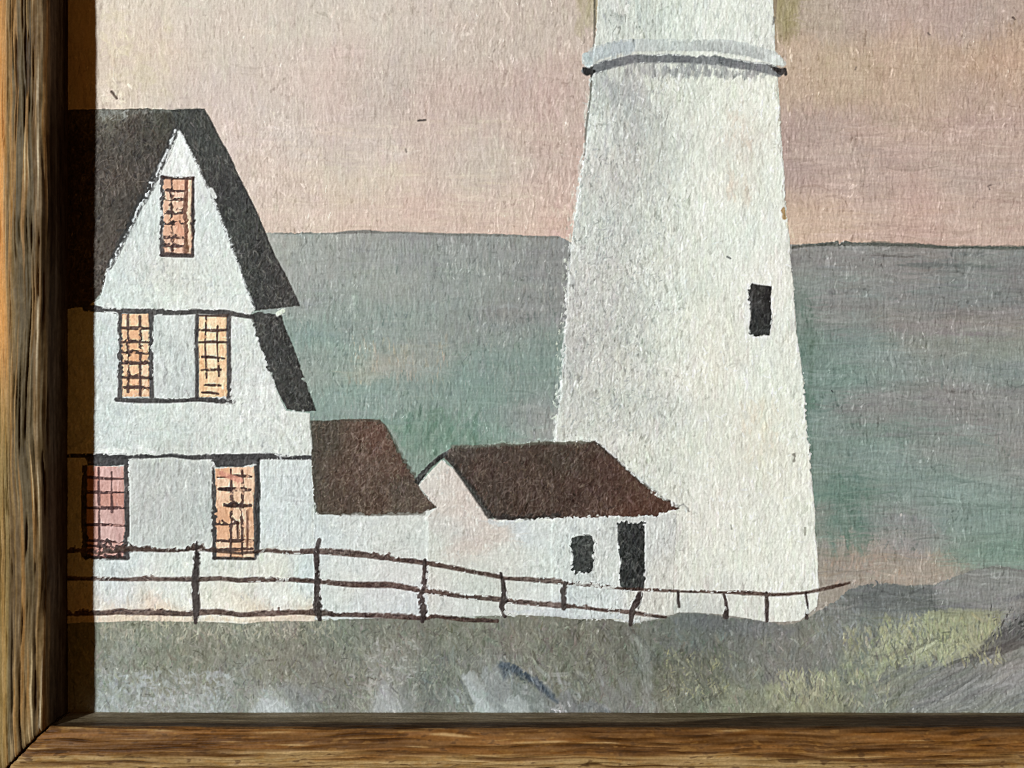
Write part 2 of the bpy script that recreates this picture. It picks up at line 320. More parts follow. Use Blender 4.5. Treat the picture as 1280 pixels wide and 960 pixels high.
# light grass on the slope
gy = (162, 163, 124)
put(poly([(1158, 764), (1240, 759), (1252, 770), (1240, 790), (1228, 806), (1200, 822), (1176, 826), (1158, 812), (1155, 790)], 3.0, 7), gy, .72, .3, var=9)
strokes(gM, GR, 520, 16, 3.4, UP - .15, 0.35, 10, 0.75, 0.55, tint=(172, 172, 134), bbox=(1100, 772, 1250, 832))
strokes(gM, GR, 150, 13, 3.0, UP - .1, 0.4, 10, 0.7, 0.5, tint=(166, 166, 130), bbox=(1055, 785, 1120, 850))
strokes(gM, GR, 190, 13, 2.6, UP - .1, 0.4, 8, 0.6, 0.4, tint=(112, 114, 104), bbox=(1090, 772, 1260, 838))
strokes(gM, GR, 170, 14, 2.6, UP - .2, 0.4, 10, 0.7, 0.5, tint=(170, 171, 136), bbox=(972, 838, 1045, 880))
strokes(gM, GR, 60, 26, 9, UP - .2, 0.4, 6, 0.5, 0.2, tint=(160, 162, 128), bbox=(960, 850, 1050, 892))
strokes(gM, GR, 80, 22, 7, 2.6, 0.4, 8, 0.5, 0.25, tint=(148, 152, 124), bbox=(1050, 815, 1150, 890))
strokes(gM, GR, 80, 12, 2.2, UP, 0.4, 8, 0.6, 0.4, tint=(96, 98, 90), bbox=(980, 835, 1060, 880))
# dark fold under the grass, pale swell below it
put(poly([(1290, 762), (1262, 778), (1236, 794), (1222, 812), (1198, 824), (1176, 832), (1158, 840), (1140, 852), (1150, 856), (1176, 842), (1206, 838), (1232, 826), (1258, 812), (1290, 800)], 2.4, 7), (90, 91, 88), .75, .1, var=6)
strokes(gM, GR, 90, 14, 2.4, 2.3, 0.5, 8, 0.6, 0.4, tint=(146, 146, 140), bbox=(1236, 752, 1290, 790))
strokes(gM, GR, 40, 12, 2.2, 2.3, 0.5, 8, 0.7, 0.4, tint=(64, 66, 64), bbox=(1236, 760, 1290, 800))
strokes(gM, GR, 130, 60, 9, -.45, 0.15, 5, 0.5, 0.2, tint=(147, 147, 140), bbox=(1160, 825, 1290, 885))
strokes(gM, GR, 60, 50, 6, -.42, 0.2, 5, 0.45, 0.2, tint=(118, 120, 118), bbox=(1130, 840, 1290, 890))
put(line([(1190, 870), (1230, 858), (1290, 835)], [3, 6, 8], 1, 6), (164, 164, 162), .5)

# ------------------------------------------------------------------ lighthouse
lhL = [(758, -262), (751, -60), (748, 0), (744, 55), (740, 95), (734, 150), (728, 205), (723, 245), (716, 296), (711, 345), (708, 400), (704, 450), (700, 500), (694, 548)]
lhR = [(952, -262), (966, -60), (967, 0), (969, 60), (972, 100), (976, 170), (980, 220), (986, 296), (992, 370), (1000, 450), (1006, 515), (1014, 590), (1018, 640), (1021, 690), (1025, 738)]
lhP = lhL + [(690, 600), (690, 770), (750, 772), (800, 778), (850, 766), (905, 768), (960, 778), (1000, 775), (1022, 757)] + lhR[::-1]
lhM = poly(lhP, 1.1)
LH = field([
    (760, 30, (214, 219, 214)), (800, 30, (208, 212, 206)), (860, 30, (224, 228, 218)), (930, 20, (222, 226, 217)), (960, 50, (226, 228, 220)), (760, 120, (198, 200, 196)), (790, 150, (194, 195, 188)), (800, 190, (196, 198, 190)), (850, 130, (214, 216, 204)), (900, 130, (226, 226, 212)), (955, 130, (232, 231, 216)),
    (745, 160, (212, 216, 216)), (745, 230, (200, 205, 203)), (780, 230, (190, 195, 191)), (770, 290, (190, 196, 193)), (740, 300, (204, 210, 209)), (850, 220, (220, 222, 212)), (900, 210, (222, 220, 206)), (925, 190, (220, 209, 196)), (940, 230, (226, 216, 202)), (970, 220, (226, 228, 216)), (830, 280, (214, 218, 209)), (890, 290, (224, 226, 215)), (960, 300, (226, 228, 220)),
    (735, 370, (194, 199, 197)), (780, 350, (196, 201, 197)), (830, 360, (212, 216, 207)), (880, 340, (224, 226, 213)), (870, 390, (220, 216, 200)), (930, 330, (224, 227, 218)), (975, 370, (224, 226, 217)), (725, 440, (184, 188, 187)), (760, 430, (190, 194, 188)), (800, 440, (204, 208, 200)), (860, 440, (218, 220, 208)), (900, 450, (224, 221, 204)), (950, 450, (226, 228, 218)), (985, 460, (226, 224, 210)),
    (720, 510, (190, 194, 191)), (770, 500, (200, 203, 194)), (840, 510, (206, 209, 202)), (900, 500, (220, 220, 204)), (960, 520, (228, 220, 200)), (995, 540, (232, 228, 212)), (730, 545, (206, 208, 200)), (830, 560, (216, 218, 208)), (900, 560, (222, 218, 202)), (950, 560, (228, 215, 194)), (860, 610, (218, 219, 208)), (930, 620, (220, 220, 208)), (1000, 620, (230, 228, 212)),
    (850, 670, (216, 216, 206)), (920, 680, (222, 221, 208)), (1000, 690, (226, 226, 214)), (860, 720, (220, 219, 208)), (960, 730, (226, 225, 214)), (1000, 760, (222, 222, 214)), (880, 758, (196, 198, 196)), (940, 765, (214, 214, 208)), (780, -150, (206, 210, 205)), (900, -150, (226, 227, 218)),
], p=2.2, eps=120, wob=9)
LH = LH.mean(-1, keepdims=True) * .5 + LH * .5
LH = LH * np.array((1.006, 1.006, .972), f32) + 4 + 5 * smooth(uu, 780, 900)[..., None]
put(lhM, LH, z=0.7, name='lighthouse')
strokes(lhM, LH, 3000, 26, 7, UP, 0.10, 8, 0.6, 0.4)
strokes(lhM, LH, 6500, 13, 2.8, UP, 0.35, 6, 0.55, 0.5)
strokes(lhM, LH, 1300, 8, 1.8, UP, 0.9, 6, 0.6, 0.7, tint=(168, 172, 168), bbox=(700, 95, 830, 545))
strokes(lhM, LH, 1500, 9, 2.0, UP, 0.7, 5, 0.6, 0.7, tint=(230, 233, 227), bbox=(700, 95, 860, 560))
strokes(lhM, LH, 500, 12, 2.0, UP, 0.15, 6, 0.5, 0.5, tint=(184, 188, 184), bbox=(745, -40, 975, 60))
strokes(lhM, LH, 700, 9, 2.0, UP, 0.6, 5, 0.5, 0.5, tint=(238, 238, 226), bbox=(840, 95, 1020, 760))
strokes(lhM, LH, 330, 9, 1.8, UP, 0.6, 5, 0.4, 0.5, tint=(190, 190, 178), bbox=(820, 95, 1020, 760))
strokes(lhM, LH, 70, 22, 6, UP, 0.3, 6, 0.5, 0.3, tint=(168, 170, 166), bbox=(755, 100, 812, 200))
strokes(lhM, LH, 45, 18, 5, UP, 0.3, 5, 0.4, 0.3, tint=(222, 200, 180), bbox=(908, 140, 940, 250))
strokes(lhM, LH, 40, 18, 5, UP, 0.3, 5, 0.4, 0.3, tint=(226, 210, 186), bbox=(925, 500, 975, 580))
# broken light edge where the tower meets sea and sky
edgeL = line(lhL[3:], 6, 1.0); strokes(edgeL, LH, 260, 10, 3.4, UP, 0.3, 5, 0.7, 0.8, tint=(228, 233, 228))
strokes(line([(x - 5, y) for x, y in lhL[7:]], 8, 1.0), LH, 60, 8, 2.6, UP, 0.5, 6, 0.85, 0.7, tint=(216, 226, 208))
strokes(line([(x - 3, y) for x, y in lhR[4:]], 6, 1.0), LH, 160, 13, 3.2, UP, 0.2, 4, 0.7, 0.7, tint=(238, 240, 230))
put(line([(744, -60), (743.5, 0), (743, 40), (740, 95), (737, 130), (732, 165), (730, 200)], [2.2, 2.4, 1.8, 3.2, 1.6, 1.6, 1.0], 0.4), (92, 88, 78), .75)
put(line([(969.5, -60), (969.5, 15), (970, 40), (970.5, 62)], [3, 3, 1.5, 2.0], .4), (150, 132, 110), .7)
put(line([(968, 22), (966, 30)], 3.4, .5), (110, 108, 100), .7)
strokes(line([(972, 100), (978, 200), (983, 262)], 7, 1), LH, 26, 10, 2.4, UP, 0.4, 5, 0.6, 0.5, tint=(158, 140, 122))
put(line([(979, 264), (981, 272)], 5, .8), (168, 128, 76), .8); put(line([(985, 280), (992, 300)], 4, 1), (226, 206, 176), .7)
put(line([(838, 136), (833, 150), (829, 160), (827, 180), (822, 205)], [1, 2.2, 1.4, 1.4, .8], .4), (150, 150, 142), .7)
put(line([(909, 321), (913, 323)], 1.8, .3), (110, 112, 108)); put(line([(993, 568), (992, 576)], 2, .3), (150, 146, 132)); put(line([(1006, 660), (1006, 668)], 1.8, .3), (170, 168, 154)); put(line([(913, 656), (914, 661)], 2, .3), (150, 150, 140))
strokes(lhM, LH, 40, 6, 2, UP, 1, 6, .7, .4, tint=(150, 154, 150), bbox=(730, 300, 830, 450))
# gallery band
bandTop = [(736, 76), (745, 66), (765, 59), (790, 57), (840, 56), (895, 57), (935, 62), (965, 72), (978, 80)]
bandM = line(bandTop, [16, 17, 15, 15, 15, 15, 16, 16, 8], 0.8, 2.4)
put(bandM, (202, 206, 202), .85, .5, 'gallery_band', var=6)
put(line([(744, 68), (770, 61), (786, 60)], 15, .6), (184, 194, 196), .8, var=3)
put(line([(862, 58), (895, 60), (930, 64), (950, 70)], [4, 11, 12, 8], 1.2, 3), (180, 183, 178), .75, var=6)
put(line([(833, 51), (868, 49), (900, 46), (930, 50), (948, 60)], [2, 4, 5, 3, 2], .8, 3), (234, 236, 226), .8, .2)
put(line([(838, 53), (880, 54), (915, 55)], 2, .5, 2), (190, 192, 186), .6)
darkL = [(730, 89), (745, 86), (760, 81), (785, 75), (820, 73), (860, 74), (900, 77), (935, 82), (960, 87), (972, 91)]
dM = line(darkL, [5, 11.5, 11.5, 10.5, 10.5, 10.5, 10.5, 10.5, 10.5, 10], 1.0, 3)
put(dM, (116, 118, 120), .93, .4, 'gallery_band', var=7)
strokes(dM, LH, 60, 22, 3, 0.08, .2, 6, .6, .3, tint=(96, 98, 100))
strokes(lhM, LH, 170, 12, 5, UP, 0.4, 6, 0.6, 0.4, tint=(142, 144, 143), bbox=(780, 80, 965, 96))
strokes(lhM, LH, 50, 16, 5, UP, 0.4, 6, 0.5, 0.4, tint=(172, 174, 172), bbox=(745, 95, 800, 125))
put(line([(733, 70), (737, 80)], 10, .7), (190, 203, 203), .95, .4, 'gallery_band', var=4)
put(line([(731, 86), (734, 90), (742, 89)], [5, 9, 5], .8), (44, 42, 42), .95, .2, 'gallery_band')
put(line([(740, 84), (740, 95)], 3.4, .4), (62, 60, 58), .9)
put(poly([(962, 66), (975, 70), (981, 82), (966, 82)], .8), (222, 227, 220), .95, .3, 'gallery_band', var=4)
put(line([(960, 82), (968, 86)], 2, .3), (90, 88, 86)); put(line([(968, 87), (976, 90), (981, 87), (982, 93)], [4, 8, 4, 3], .7), (58, 52, 50), .95, .2, 'gallery_band')
# tower window
twM = poly([(936, 358), (940, 356), (964, 358), (963, 380), (964, 400), (962, 419), (941, 420), (937, 416), (938, 385)], 1.2)
halo = line([(934, 356), (933, 420), (950, 423), (962, 422)], 4, .8); put(halo, (238, 240, 234), .6, .3)
put(twM, (50, 51, 49), 1, .4, 'tower_window', var=6)
strokes(twM, LH, 26, 12, 3, 1.9, .7, 5, .6, .5, tint=(74, 75, 72)); strokes(twM, LH, 20, 14, 3, UP, .3, 4, .7, .3, tint=(36, 36, 36))

# ------------------------------------------------------------------ keeper's house
wallP = [(60, 380), (108, 384), (125, 374), (134, 338), (160, 290), (186, 240), (206, 198), (222, 157), (238, 190), (263, 242), (290, 310), (318, 386), (312, 394), (321, 420), (336, 462), (346, 490), (358, 514), (388, 516), (391, 560), (393, 640), (394, 776), (300, 778), (200, 776), (60, 778)]
HW = field([
    (222, 180, (226, 230, 230)), (190, 250, (208, 214, 215)), (180, 320, (206, 213, 212)), (222, 340, (208, 213, 208)), (260, 300, (210, 216, 216)), (290, 360, (214, 219, 216)), (150, 370, (206, 214, 213)), (250, 375, (216, 220, 217)), (222, 350, (206, 210, 203)),
    (135, 440, (204, 212, 213)), (217, 440, (200, 204, 200)), (310, 430, (208, 214, 213)), (315, 480, (212, 217, 216)), (150, 530, (204, 212, 213)), (220, 530, (202, 209, 207)), (300, 540, (210, 216, 214)), (370, 540, (212, 216, 212)), (340, 500, (214, 219, 217)),
    (213, 590, (190, 195, 191)), (213, 650, (192, 197, 192)), (180, 620, (194, 198, 195)), (250, 620, (188, 194, 190)), (350, 600, (206, 213, 211)), (380, 610, (196, 206, 207)), (360, 660, (214, 218, 214)), (345, 660, (200, 209, 212)), (380, 660, (206, 211, 210)),
    (150, 715, (202, 210, 213)), (220, 710, (214, 218, 214)), (340, 710, (222, 222, 212)), (380, 710, (198, 212, 216)), (150, 745, (208, 216, 219)), (220, 745, (218, 222, 218)), (340, 745, (218, 223, 220)), (200, 772, (226, 202, 178)), (140, 772, (220, 198, 174)), (270, 775, (230, 226, 214)), (320, 774, (222, 204, 182)), (370, 772, (216, 200, 180)), (100, 700, (205, 210, 210)),
], p=2.0, eps=100, wob=6)
HW = HW * np.array((1.012, 1.007, .985), f32) + 3
hM = poly(wallP, 1.0)
put(hM, HW, z=0.6, name='house')
strokes(hM, HW, 1400, 20, 5.5, UP, 0.25, 9, 0.6, 0.4)
strokes(hM, HW, 700, 30, 5, 0.03, 0.12, 8, 0.6, 0.4, bbox=(60, 340, 392, 566))
strokes(hM, HW, 2600, 9, 2.4, UP, 0.8, 8, 0.55, 0.55)
strokes(hM, HW, 900, 9, 1.8, UP, 0.8, 5, 0.55, 0.6, tint=(172, 179, 180))
strokes(hM, HW, 500, 8, 2.0, UP, 0.8, 5, 0.6, 0.6, tint=(228, 233, 231))
put(line([(205, 352), (225, 348), (250, 350)], .9, .6, 1.5, .4), (164, 168, 164), .5); put(line([(203, 342), (206, 330)], 1.2, .6), (160, 166, 162), .6)
# panels between the windows
for (a, b, c, d, col) in ((192, 394, 244, 496, (202, 206, 202)), (163, 577, 264, 680, (190, 195, 190)), (326, 576, 389, 684, (208, 215, 214))):
    pm = poly([(a, b), (c, b), (c, d), (a, d)], .8)
    put(pm, col, .6, .15, var=4); strokes(pm, HW, 150, 24, 5, UP, .12, 5, .5, .35, tint=col)
    strokes(pm, HW, 60, 12, 2, UP, .2, 4, .5, .5, tint=(228, 232, 226))
put(line([(165, 577), (163, 640), (164, 680)], 3, .8), (224, 228, 222), .6, .2)
# roofs
rlP = [(60, 137), (125, 137), (180, 136), (226, 138), (222, 157), (206, 198), (186, 240), (160, 290), (134, 338), (127, 366), (110, 384), (60, 388)]
rlM = poly(rlP, 1.0);  RL = field([(100, 200, (64, 56, 53)), (160, 165, (66, 58, 55)), (150, 220, (76, 66, 62)), (140, 280, (82, 72, 68)), (190, 190, (58, 54, 52)), (205, 150, (66, 66, 61)), (140, 145, (100, 98, 92)), (165, 260, (64, 57, 54))], p=2, eps=80, wob=6)
RL = RL * np.array((1, .97, .86), f32)
put(rlM, RL, 1, .5, 'house/roof_slope_shaded')
strokes(rlM, RL, 420, 14, 3.5, UP, .6, 6, .55, .5); strokes(rlM, RL, 420, 8, 2, UP, 1, 8, .6, .8, tint=(98, 86, 78)); strokes(rlM, RL, 200, 10, 3, UP, 1, 5, .6, .5, tint=(40, 34, 33))
put(line([(222, 158), (206, 196), (186, 236), (160, 286), (136, 334)], [7, 9, 9, 8, 6], 1.0, 3), (44, 43, 41), .85, .2)
put(line([(128, 141), (160, 141), (200, 139), (250, 138)], [7, 4, 4, 3], 1, 3, .3), (112, 112, 104), .7, .2)
strokes(rlM, RL, 40, 9, 2.4, .6, .8, 5, .7, .5, tint=(150, 152, 142), bbox=(124, 136, 160, 150))
rrP = [(214, 138), (256, 136), (284, 186), (306, 234), (331, 286), (347, 326), (376, 382), (350, 385), (318, 388), (290, 310), (263, 242), (238, 190), (222, 157)]
rrM = poly(rrP, 1.0); RR = field([(240, 150, (66, 67, 61)), (262, 180, (62, 63, 58)), (290, 240, (58, 58, 55)), (310, 280, (66, 66, 60)), (330, 340, (56, 55, 52)), (340, 375, (58, 57, 54))], p=2, eps=80)
RR = RR * .98
put(rrM, RR, 1, .6, 'house/roof_slope')
strokes(rrM, RR, 380, 14, 3.4, 1.1, .4, 6, .55, .5); strokes(rrM, RR, 420, 9, 1.8, 1.1, .5, 8, .6, .9, tint=(104, 104, 95)); strokes(rrM, RR, 160, 10, 2.4, 1.1, .4, 4, .6, .4, tint=(40, 40, 38))
put(line([(232, 176), (262, 240), (290, 308), (316, 380)], 2, .8, 1.6, .3), (38, 38, 37), .8)
rbP = [(312, 394), (322, 390), (352, 394), (361, 420), (375, 455), (384, 482), (396, 512), (376, 514), (360, 512), (347, 490), (336, 462), (321, 420)]
rbM = poly(rbP, 1.1); put(rbM, (58, 58, 54), 1, .6, 'house/lower_roof', var=6)
strokes(rbM, RR, 200, 12, 3, 1.1, .5, 6, .6, .5, tint=(58, 58, 54)); strokes(rbM, RR, 170, 9, 1.8, 1.1, .6, 8, .6, .9, tint=(104, 104, 97)); strokes(rbM, RR, 80, 10, 2.4, 1.1, .4, 4, .6, .4, tint=(40, 40, 38))
put(line([(226, 166), (240, 196), (263, 244), (290, 310), (316, 384)], [2, 3, 3, 2.5, 3], 1.6, 2.2, .9), (228, 232, 229), .85, .7)
put(line([(220, 164), (206, 198), (186, 240), (160, 290), (135, 336)], [2, 3, 3, 3, 3], 1.8, 2.2, .9), (222, 228, 228), .85, .7)
put(line([(264, 238), (268, 246)], 4, .6), (228, 232, 226), .9, .4)
put(line([(348, 392), (354, 389)], 5, .8), (226, 236, 214), .9, .5)
for p in ((387, 477), (389, 490)): put(line([p, (p[0] + 1, p[1] - 2)], 2.4, .5), (196, 212, 198), .75, .4)
for p in ((367, 515), (379, 514)): put(line([(p[0], p[1] + 2), (p[0] + 1, p[1] - 1)], 2.4, .5), (222, 226, 222), .8, .5)
# dark trim lines of the wall
DK = (60, 56, 54)
put(line([(108, 385), (125, 387), (150, 389), (200, 391), (232, 391), (247, 389), (280, 391), (314, 396)], [8, 6, 5, 6, 5, 6, 5, 5], .8), DK, .93, .3, var=7)
put(line([(146, 500), (175, 501), (210, 501), (247, 499), (290, 502)], [4, 5, 5, 5, 6], .8), DK, .93, .3, var=7)
put(line([(60, 570), (125, 569), (165, 571), (215, 569), (240, 572), (265, 571), (330, 571), (350, 571), (391, 572)], [4, 5, 5, 4, 5, 5, 6, 6, 5], .8), (58, 56, 56), .93, .3, var=7)
put(poly([(105, 568), (160, 566), (163, 580), (128, 583), (110, 582)], 1.2), (58, 58, 58), .9, .3, var=8)
put(poly([(264, 569), (322, 568), (324, 579), (300, 584), (268, 580)], 1.6), (58, 57, 57), .88, .3, var=10)
put(line([(349, 567), (352, 574)], 2.6, .3), (200, 205, 205), .8, .3)
put(line([(323, 573), (322, 630), (323, 692)], [3.5, 4.5, 4], .8), (52, 52, 52), .92, .3, var=6)
strokes(hM, HW, 36, 14, 3, 0.1, .3, 4, .8, .5, tint=(236, 238, 232), bbox=(128, 560, 190, 566))
strokes(hM, HW, 40, 12, 3, 0.1, .3, 4, .7, .5, tint=(234, 236, 230), bbox=(126, 378, 318, 386))


def window(name, x0, y0, x1, y1, pane, vs, hs, fl, fr, ft, fb, mun=(66, 42, 36), th=2.6, extra=()):
    m = poly([(x0, y0), (x1, y0), (x1, y1), (x0, y1)], .8)
    put(m, pane, 1, .3, var=7)
    strokes(m, C, 60, 9, 4, UP, .5, 12, .6, .5, tint=np.array(pane) + (6, -12, -18)); strokes(m, C, 45, 8, 4, UP, .5, 8, .6, .6, tint=np.minimum(np.array(pane) + (12, 26, 30), 250))
    xs_ = [x0] + [q[0] for q in vs] + [x1]; ys_ = [y0] + [q[0] for q in hs] + [y1]
    for xa, xb in zip(xs_[:-1], xs_[1:]):
        for ya, yb in zip(ys_[:-1], ys_[1:]):
            if xb - xa < 5 or yb - ya < 5: continue
            k_ = rng.uniform(0, 1); cc_ = np.minimum(np.array(pane) + np.array((2, -8, -14)) * (1 - k_) + np.array((16, 30, 36)) * k_, 252)
            put(poly([(xa + 1, ya + 1), (xb - 1, ya + 1), (xb - 1.5, yb - 1), (xa + 1.5, yb - 1)], 1.0, 2.5), cc_, .85, .15)
    for (x, a, b) in vs: put(line([(x, a), (x + rng.uniform(-1, 1), (a + b) / 2), (x + rng.uniform(-1, 1), b)], [th, th * .8, th], .7, 1.4, .25), mun, .85, .25, var=8)
    for (y, a, b) in hs: put(line([(a, y + rng.uniform(-1, 1)), ((a + b) / 2, y + rng.uniform(-1, 1)), (b, y + rng.uniform(-.5, 1))], [th, th * 1.4, th], .7, 1.4, .15), mun, .88, .25, var=8)
    for (p, t, c) in extra: put(line(p, t, .7), c, .88, .25, var=6)
    if fl: put(line([(x0 - fl / 2, y0), (x0 - fl / 2, y1)], fl, .8), (58, 52, 50), .88, .2, var=6)
    if fr: put(line([(x1 + fr / 2, y0), (x1 + fr / 2, y1)], fr, .8), (58, 52, 50), .88, .2, var=6)
    if ft: put(line([(x0, y0), (x1, y0 + 1)], ft, .7), (62, 46, 40), .9, .2, var=6)
    if fb: put(line([(x0 - 2, y1), (x1, y1 + 1)], fb, .7), (56, 46, 42), .9, .2, var=6)
    mark(poly([(x0 - fl, y0 - 1), (x1 + fr, y0 - 1), (x1 + fr, y1 + 1), (x0 - fl, y1 + 1)], .5), name)


window('house/attic_window', 205, 222, 241, 319, (222, 172, 140), [(215, 224, 318)], [(238, 207, 231), (250, 207, 231), (266, 206, 231), (279, 206, 231), (297, 207, 231), (308, 207, 230)], 4.5, 1.5, 4, 4,
       extra=[([(233, 224), (233, 262), (232, 316)], [4, 6, 4], (112, 70, 52)), ([(237.5, 226), (238, 270), (237, 305)], [3, 4, 3], (230, 206, 170)), ([(241, 222), (241, 290), (241, 318)], 2.4, (92, 62, 50)), ([(222, 282), (227, 292)], 6, (226, 158, 124)), ([(232, 300), (236, 314)], 3, (120, 84, 56))])
window('house/window_upper', 153, 393, 187, 496, (234, 178, 133), [(161, 394, 490), (176, 396, 494)], [(410, 152, 188), (427, 153, 187), (441, 153, 187), (454, 153, 187), (472, 153, 188), (485, 156, 187)], 5, 5, 0, 0)
window('house/window_upper_pale', 249, 394, 284, 496, (242, 193, 146), [(258, 396, 472), (273, 408, 470)], [(413, 249, 285), (428, 250, 285), (447, 253, 281), (462, 252, 276), (481, 256, 276), (491, 253, 274)], 5, 5, 2.6, 0)
window('house/window_lower_pink', 109, 583, 156, 697, (200, 146, 132), [(140, 590, 640), (124, 585, 695)], [(597, 110, 155), (615, 108, 156), (635, 108, 157), (656, 108, 157), (676, 108, 158), (682, 108, 157), (689, 108, 158), (695, 108, 156)], 6, 6, 0, 3, mun=(74, 44, 42), th=2.4,
       extra=[([(126, 678), (140, 690), (156, 680)], 2.4, (66, 48, 46)), ([(122, 686), (136, 676), (152, 694)], 2.2, (66, 48, 46))])
window('house/window_lower', 270, 584, 318, 697, (226, 174, 136), [(289, 586, 694), (303, 588, 694)], [(595, 272, 314), (612, 274, 312), (632, 281, 314), (654, 270, 296), (675, 270, 316), (686, 272, 316)], 5, 4, 0, 4, mun=(70, 46, 40), th=2.8,
       extra=[([(276, 611), (288, 612)], 3.4, (48, 26, 26)), ([(286, 632), (298, 631)], 3.6, (56, 34, 30)), ([(276, 590), (300, 600)], 7, (222, 150, 126)), ([(306, 640), (310, 660)], 5, (240, 196, 164)), ([(297, 655), (298, 675)], 2, (84, 56, 46)), ([(310, 640), (309, 690)], 2, (120, 80, 62))])

# ------------------------------------------------------------------ store house (left) and shed by the tower
s1P = [(392, 640), (530, 640), (548, 634), (540, 660), (537, 772), (393, 774)]
S1 = field([(410, 660, (200, 206, 202)), (460, 665, (208, 211, 206)), (520, 660, (212, 213, 205)), (400, 665, (214, 222, 222)), (440, 700, (214, 218, 214)), (510, 690, (212, 214, 206)), (430, 720, (214, 216, 206)), (500, 720, (210, 214, 208)), (440, 750, (210, 215, 213)), (510, 755, (206, 212, 212))], p=2, eps=60)
s1M = poly(s1P, 1.0); put(s1M, S1, 1, .5, 'storehouse')
strokes(s1M, S1, 260, 14, 4, .4, .7, 5, .5, .5); strokes(s1M, S1, 420, 8, 2.2, UP, 1, 6, .5, .7); strokes(s1M, S1, 160, 8, 2, .6, .6, 4, .6, .7, tint=(230, 231, 224))
r1P = [(390, 526), (430, 524), (474, 525), (482, 533), (488, 546), (500, 570), (518, 597), (532, 618), (548, 633), (530, 641), (460, 642), (395, 642), (391, 600)]
r1M = poly(r1P, 1.0); R1 = field([(400, 540, (78, 72, 62)), (400, 600, (84, 78, 68)), (440, 550, (88, 70, 58)), (470, 550, (96, 68, 56)), (450, 600, (88, 70, 59)), (490, 590, (92, 70, 58)), (440, 635, (80, 70, 58)), (520, 630, (82, 72, 62)), (480, 635, (84, 66, 54))], p=2, eps=60)
R1 = R1 * np.array((1.04, 1.02, 1.0), f32)
put(r1M, R1, 1, .6, 'storehouse/shed_roof')
strokes(r1M, R1, 330, 18, 4, UP, .25, 6, .5, .5); strokes(r1M, R1, 420, 8, 2.2, UP, 1, 7, .5, .8); strokes(r1M, R1, 460, 8, 1.8, UP, 1, 9, .6, .9, tint=(124, 108, 92)); strokes(r1M, R1, 180, 7, 2, UP, 1, 5, .5, .5, tint=(58, 46, 40))
put(line([(390, 527), (430, 525), (474, 526), (484, 536), (504, 574), (530, 612)], [4, 2, 2, 3, 4, 3], .9, 2.5), (78, 76, 64), .7); put(line([(391, 530), (394, 600), (396, 640)], 4, 1, 3), (78, 75, 64), .7); put(line([(398, 641), (460, 643), (530, 642)], 3, .8, 2), (88, 82, 70), .7)
put(line([(484, 532), (494, 548), (502, 564)], 2.6, .6), (160, 168, 158), .6)
s2P = [(553, 574), (524, 606), (546, 634), (535, 646), (535, 770), (640, 769), (730, 773), (775, 773), (790, 780), (812, 774), (842, 768), (846, 640), (760, 640), (640, 645), (615, 650), (590, 616), (570, 588)]
S2 = field([(550, 590, (214, 210, 198)), (545, 620, (214, 206, 196)), (580, 620, (212, 196, 184)), (560, 660, (208, 204, 196)), (600, 660, (212, 198, 186)), (585, 680, (204, 190, 178)), (550, 700, (216, 218, 206)), (620, 700, (214, 214, 204)), (650, 670, (208, 212, 212)), (690, 680, (214, 217, 213)), (760, 680, (214, 218, 215)), (660, 715, (216, 218, 210)), (755, 720, (218, 220, 214)), (820, 680, (206, 208, 203)), (835, 710, (218, 217, 206)), (580, 740, (204, 206, 196)), (560, 760, (212, 214, 208)), (680, 745, (220, 222, 216)), (750, 755, (214, 220, 218)), (820, 755, (220, 216, 204)), (700, 767, (196, 202, 204))], p=2, eps=60)
s2M = poly(s2P, 1.0); put(s2M, S2, 1, .5, 'shed')
strokes(s2M, S2, 420, 18, 4, UP, .25, 5, .5, .45); strokes(s2M, S2, 900, 8, 2.2, UP, .9, 6, .5, .75); strokes(s2M, S2, 260, 8, 2.2, UP, .9, 4, .6, .7, tint=(232, 234, 226)); strokes(s2M, S2, 110, 8, 1.8, UP, .9, 4, .5, .6, tint=(178, 182, 178))
put(line([(534, 650), (533, 690), (535, 700)], 3, 1.2), (232, 234, 226), .6, .4)
geP = [(517, 602), (520, 597), (535, 581), (549, 568), (562, 562), (559, 569), (552, 573), (538, 586), (524, 605)]
r2P = [(556, 571), (560, 564), (568, 558), (600, 556), (640, 554), (700, 552), (744, 551), (752, 558), (768, 572), (792, 594), (824, 621), (850, 635), (828, 640), (800, 645), (740, 645), (690, 647), (620, 650), (612, 646), (592, 614), (572, 588)]
r2M = poly(r2P, 1.0); R2 = field([(580, 570, (74, 62, 53)), (620, 580, (78, 58, 48)), (600, 630, (74, 58, 48)), (660, 600, (80, 57, 46)), (640, 570, (80, 62, 52)), (720, 570, (72, 58, 47)), (720, 610, (80, 56, 45)), (760, 620, (86, 58, 46)), (800, 635, (92, 58, 44)), (690, 635, (78, 56, 46)), (740, 640, (86, 60, 48))], p=2, eps=60)
R2 = R2 * np.array((.98, 1.04, 1.07), f32)
put(r2M, R2, 1, .6, 'shed/shed_roof')
strokes(r2M, R2, 420, 16, 4, UP, .4, 6, .55, .5); strokes(r2M, R2, 480, 8, 2.0, UP, .9, 6, .5, .8); strokes(r2M, R2, 480, 8, 1.7, UP, .6, 9, .6, .9, tint=(112, 90, 76)); strokes(r2M, R2, 200, 7, 2, UP, .9, 4, .5, .5, tint=(50, 38, 33))
put(line([(566, 559), (600, 557), (640, 555), (700, 553), (738, 552)], [3, 4, 4, 4, 3], .9, 2.5), (104, 106, 92), .75, .2)
put(line([(560, 570), (572, 588), (592, 616), (612, 646)], [4, 6, 7, 6], 1, 2.5), (48, 46, 42), .8, .2)
put(line([(744, 552), (768, 572), (800, 601), (846, 634)], [5, 4, 3, 2], .9, 3), (66, 62, 56), .65, .2)
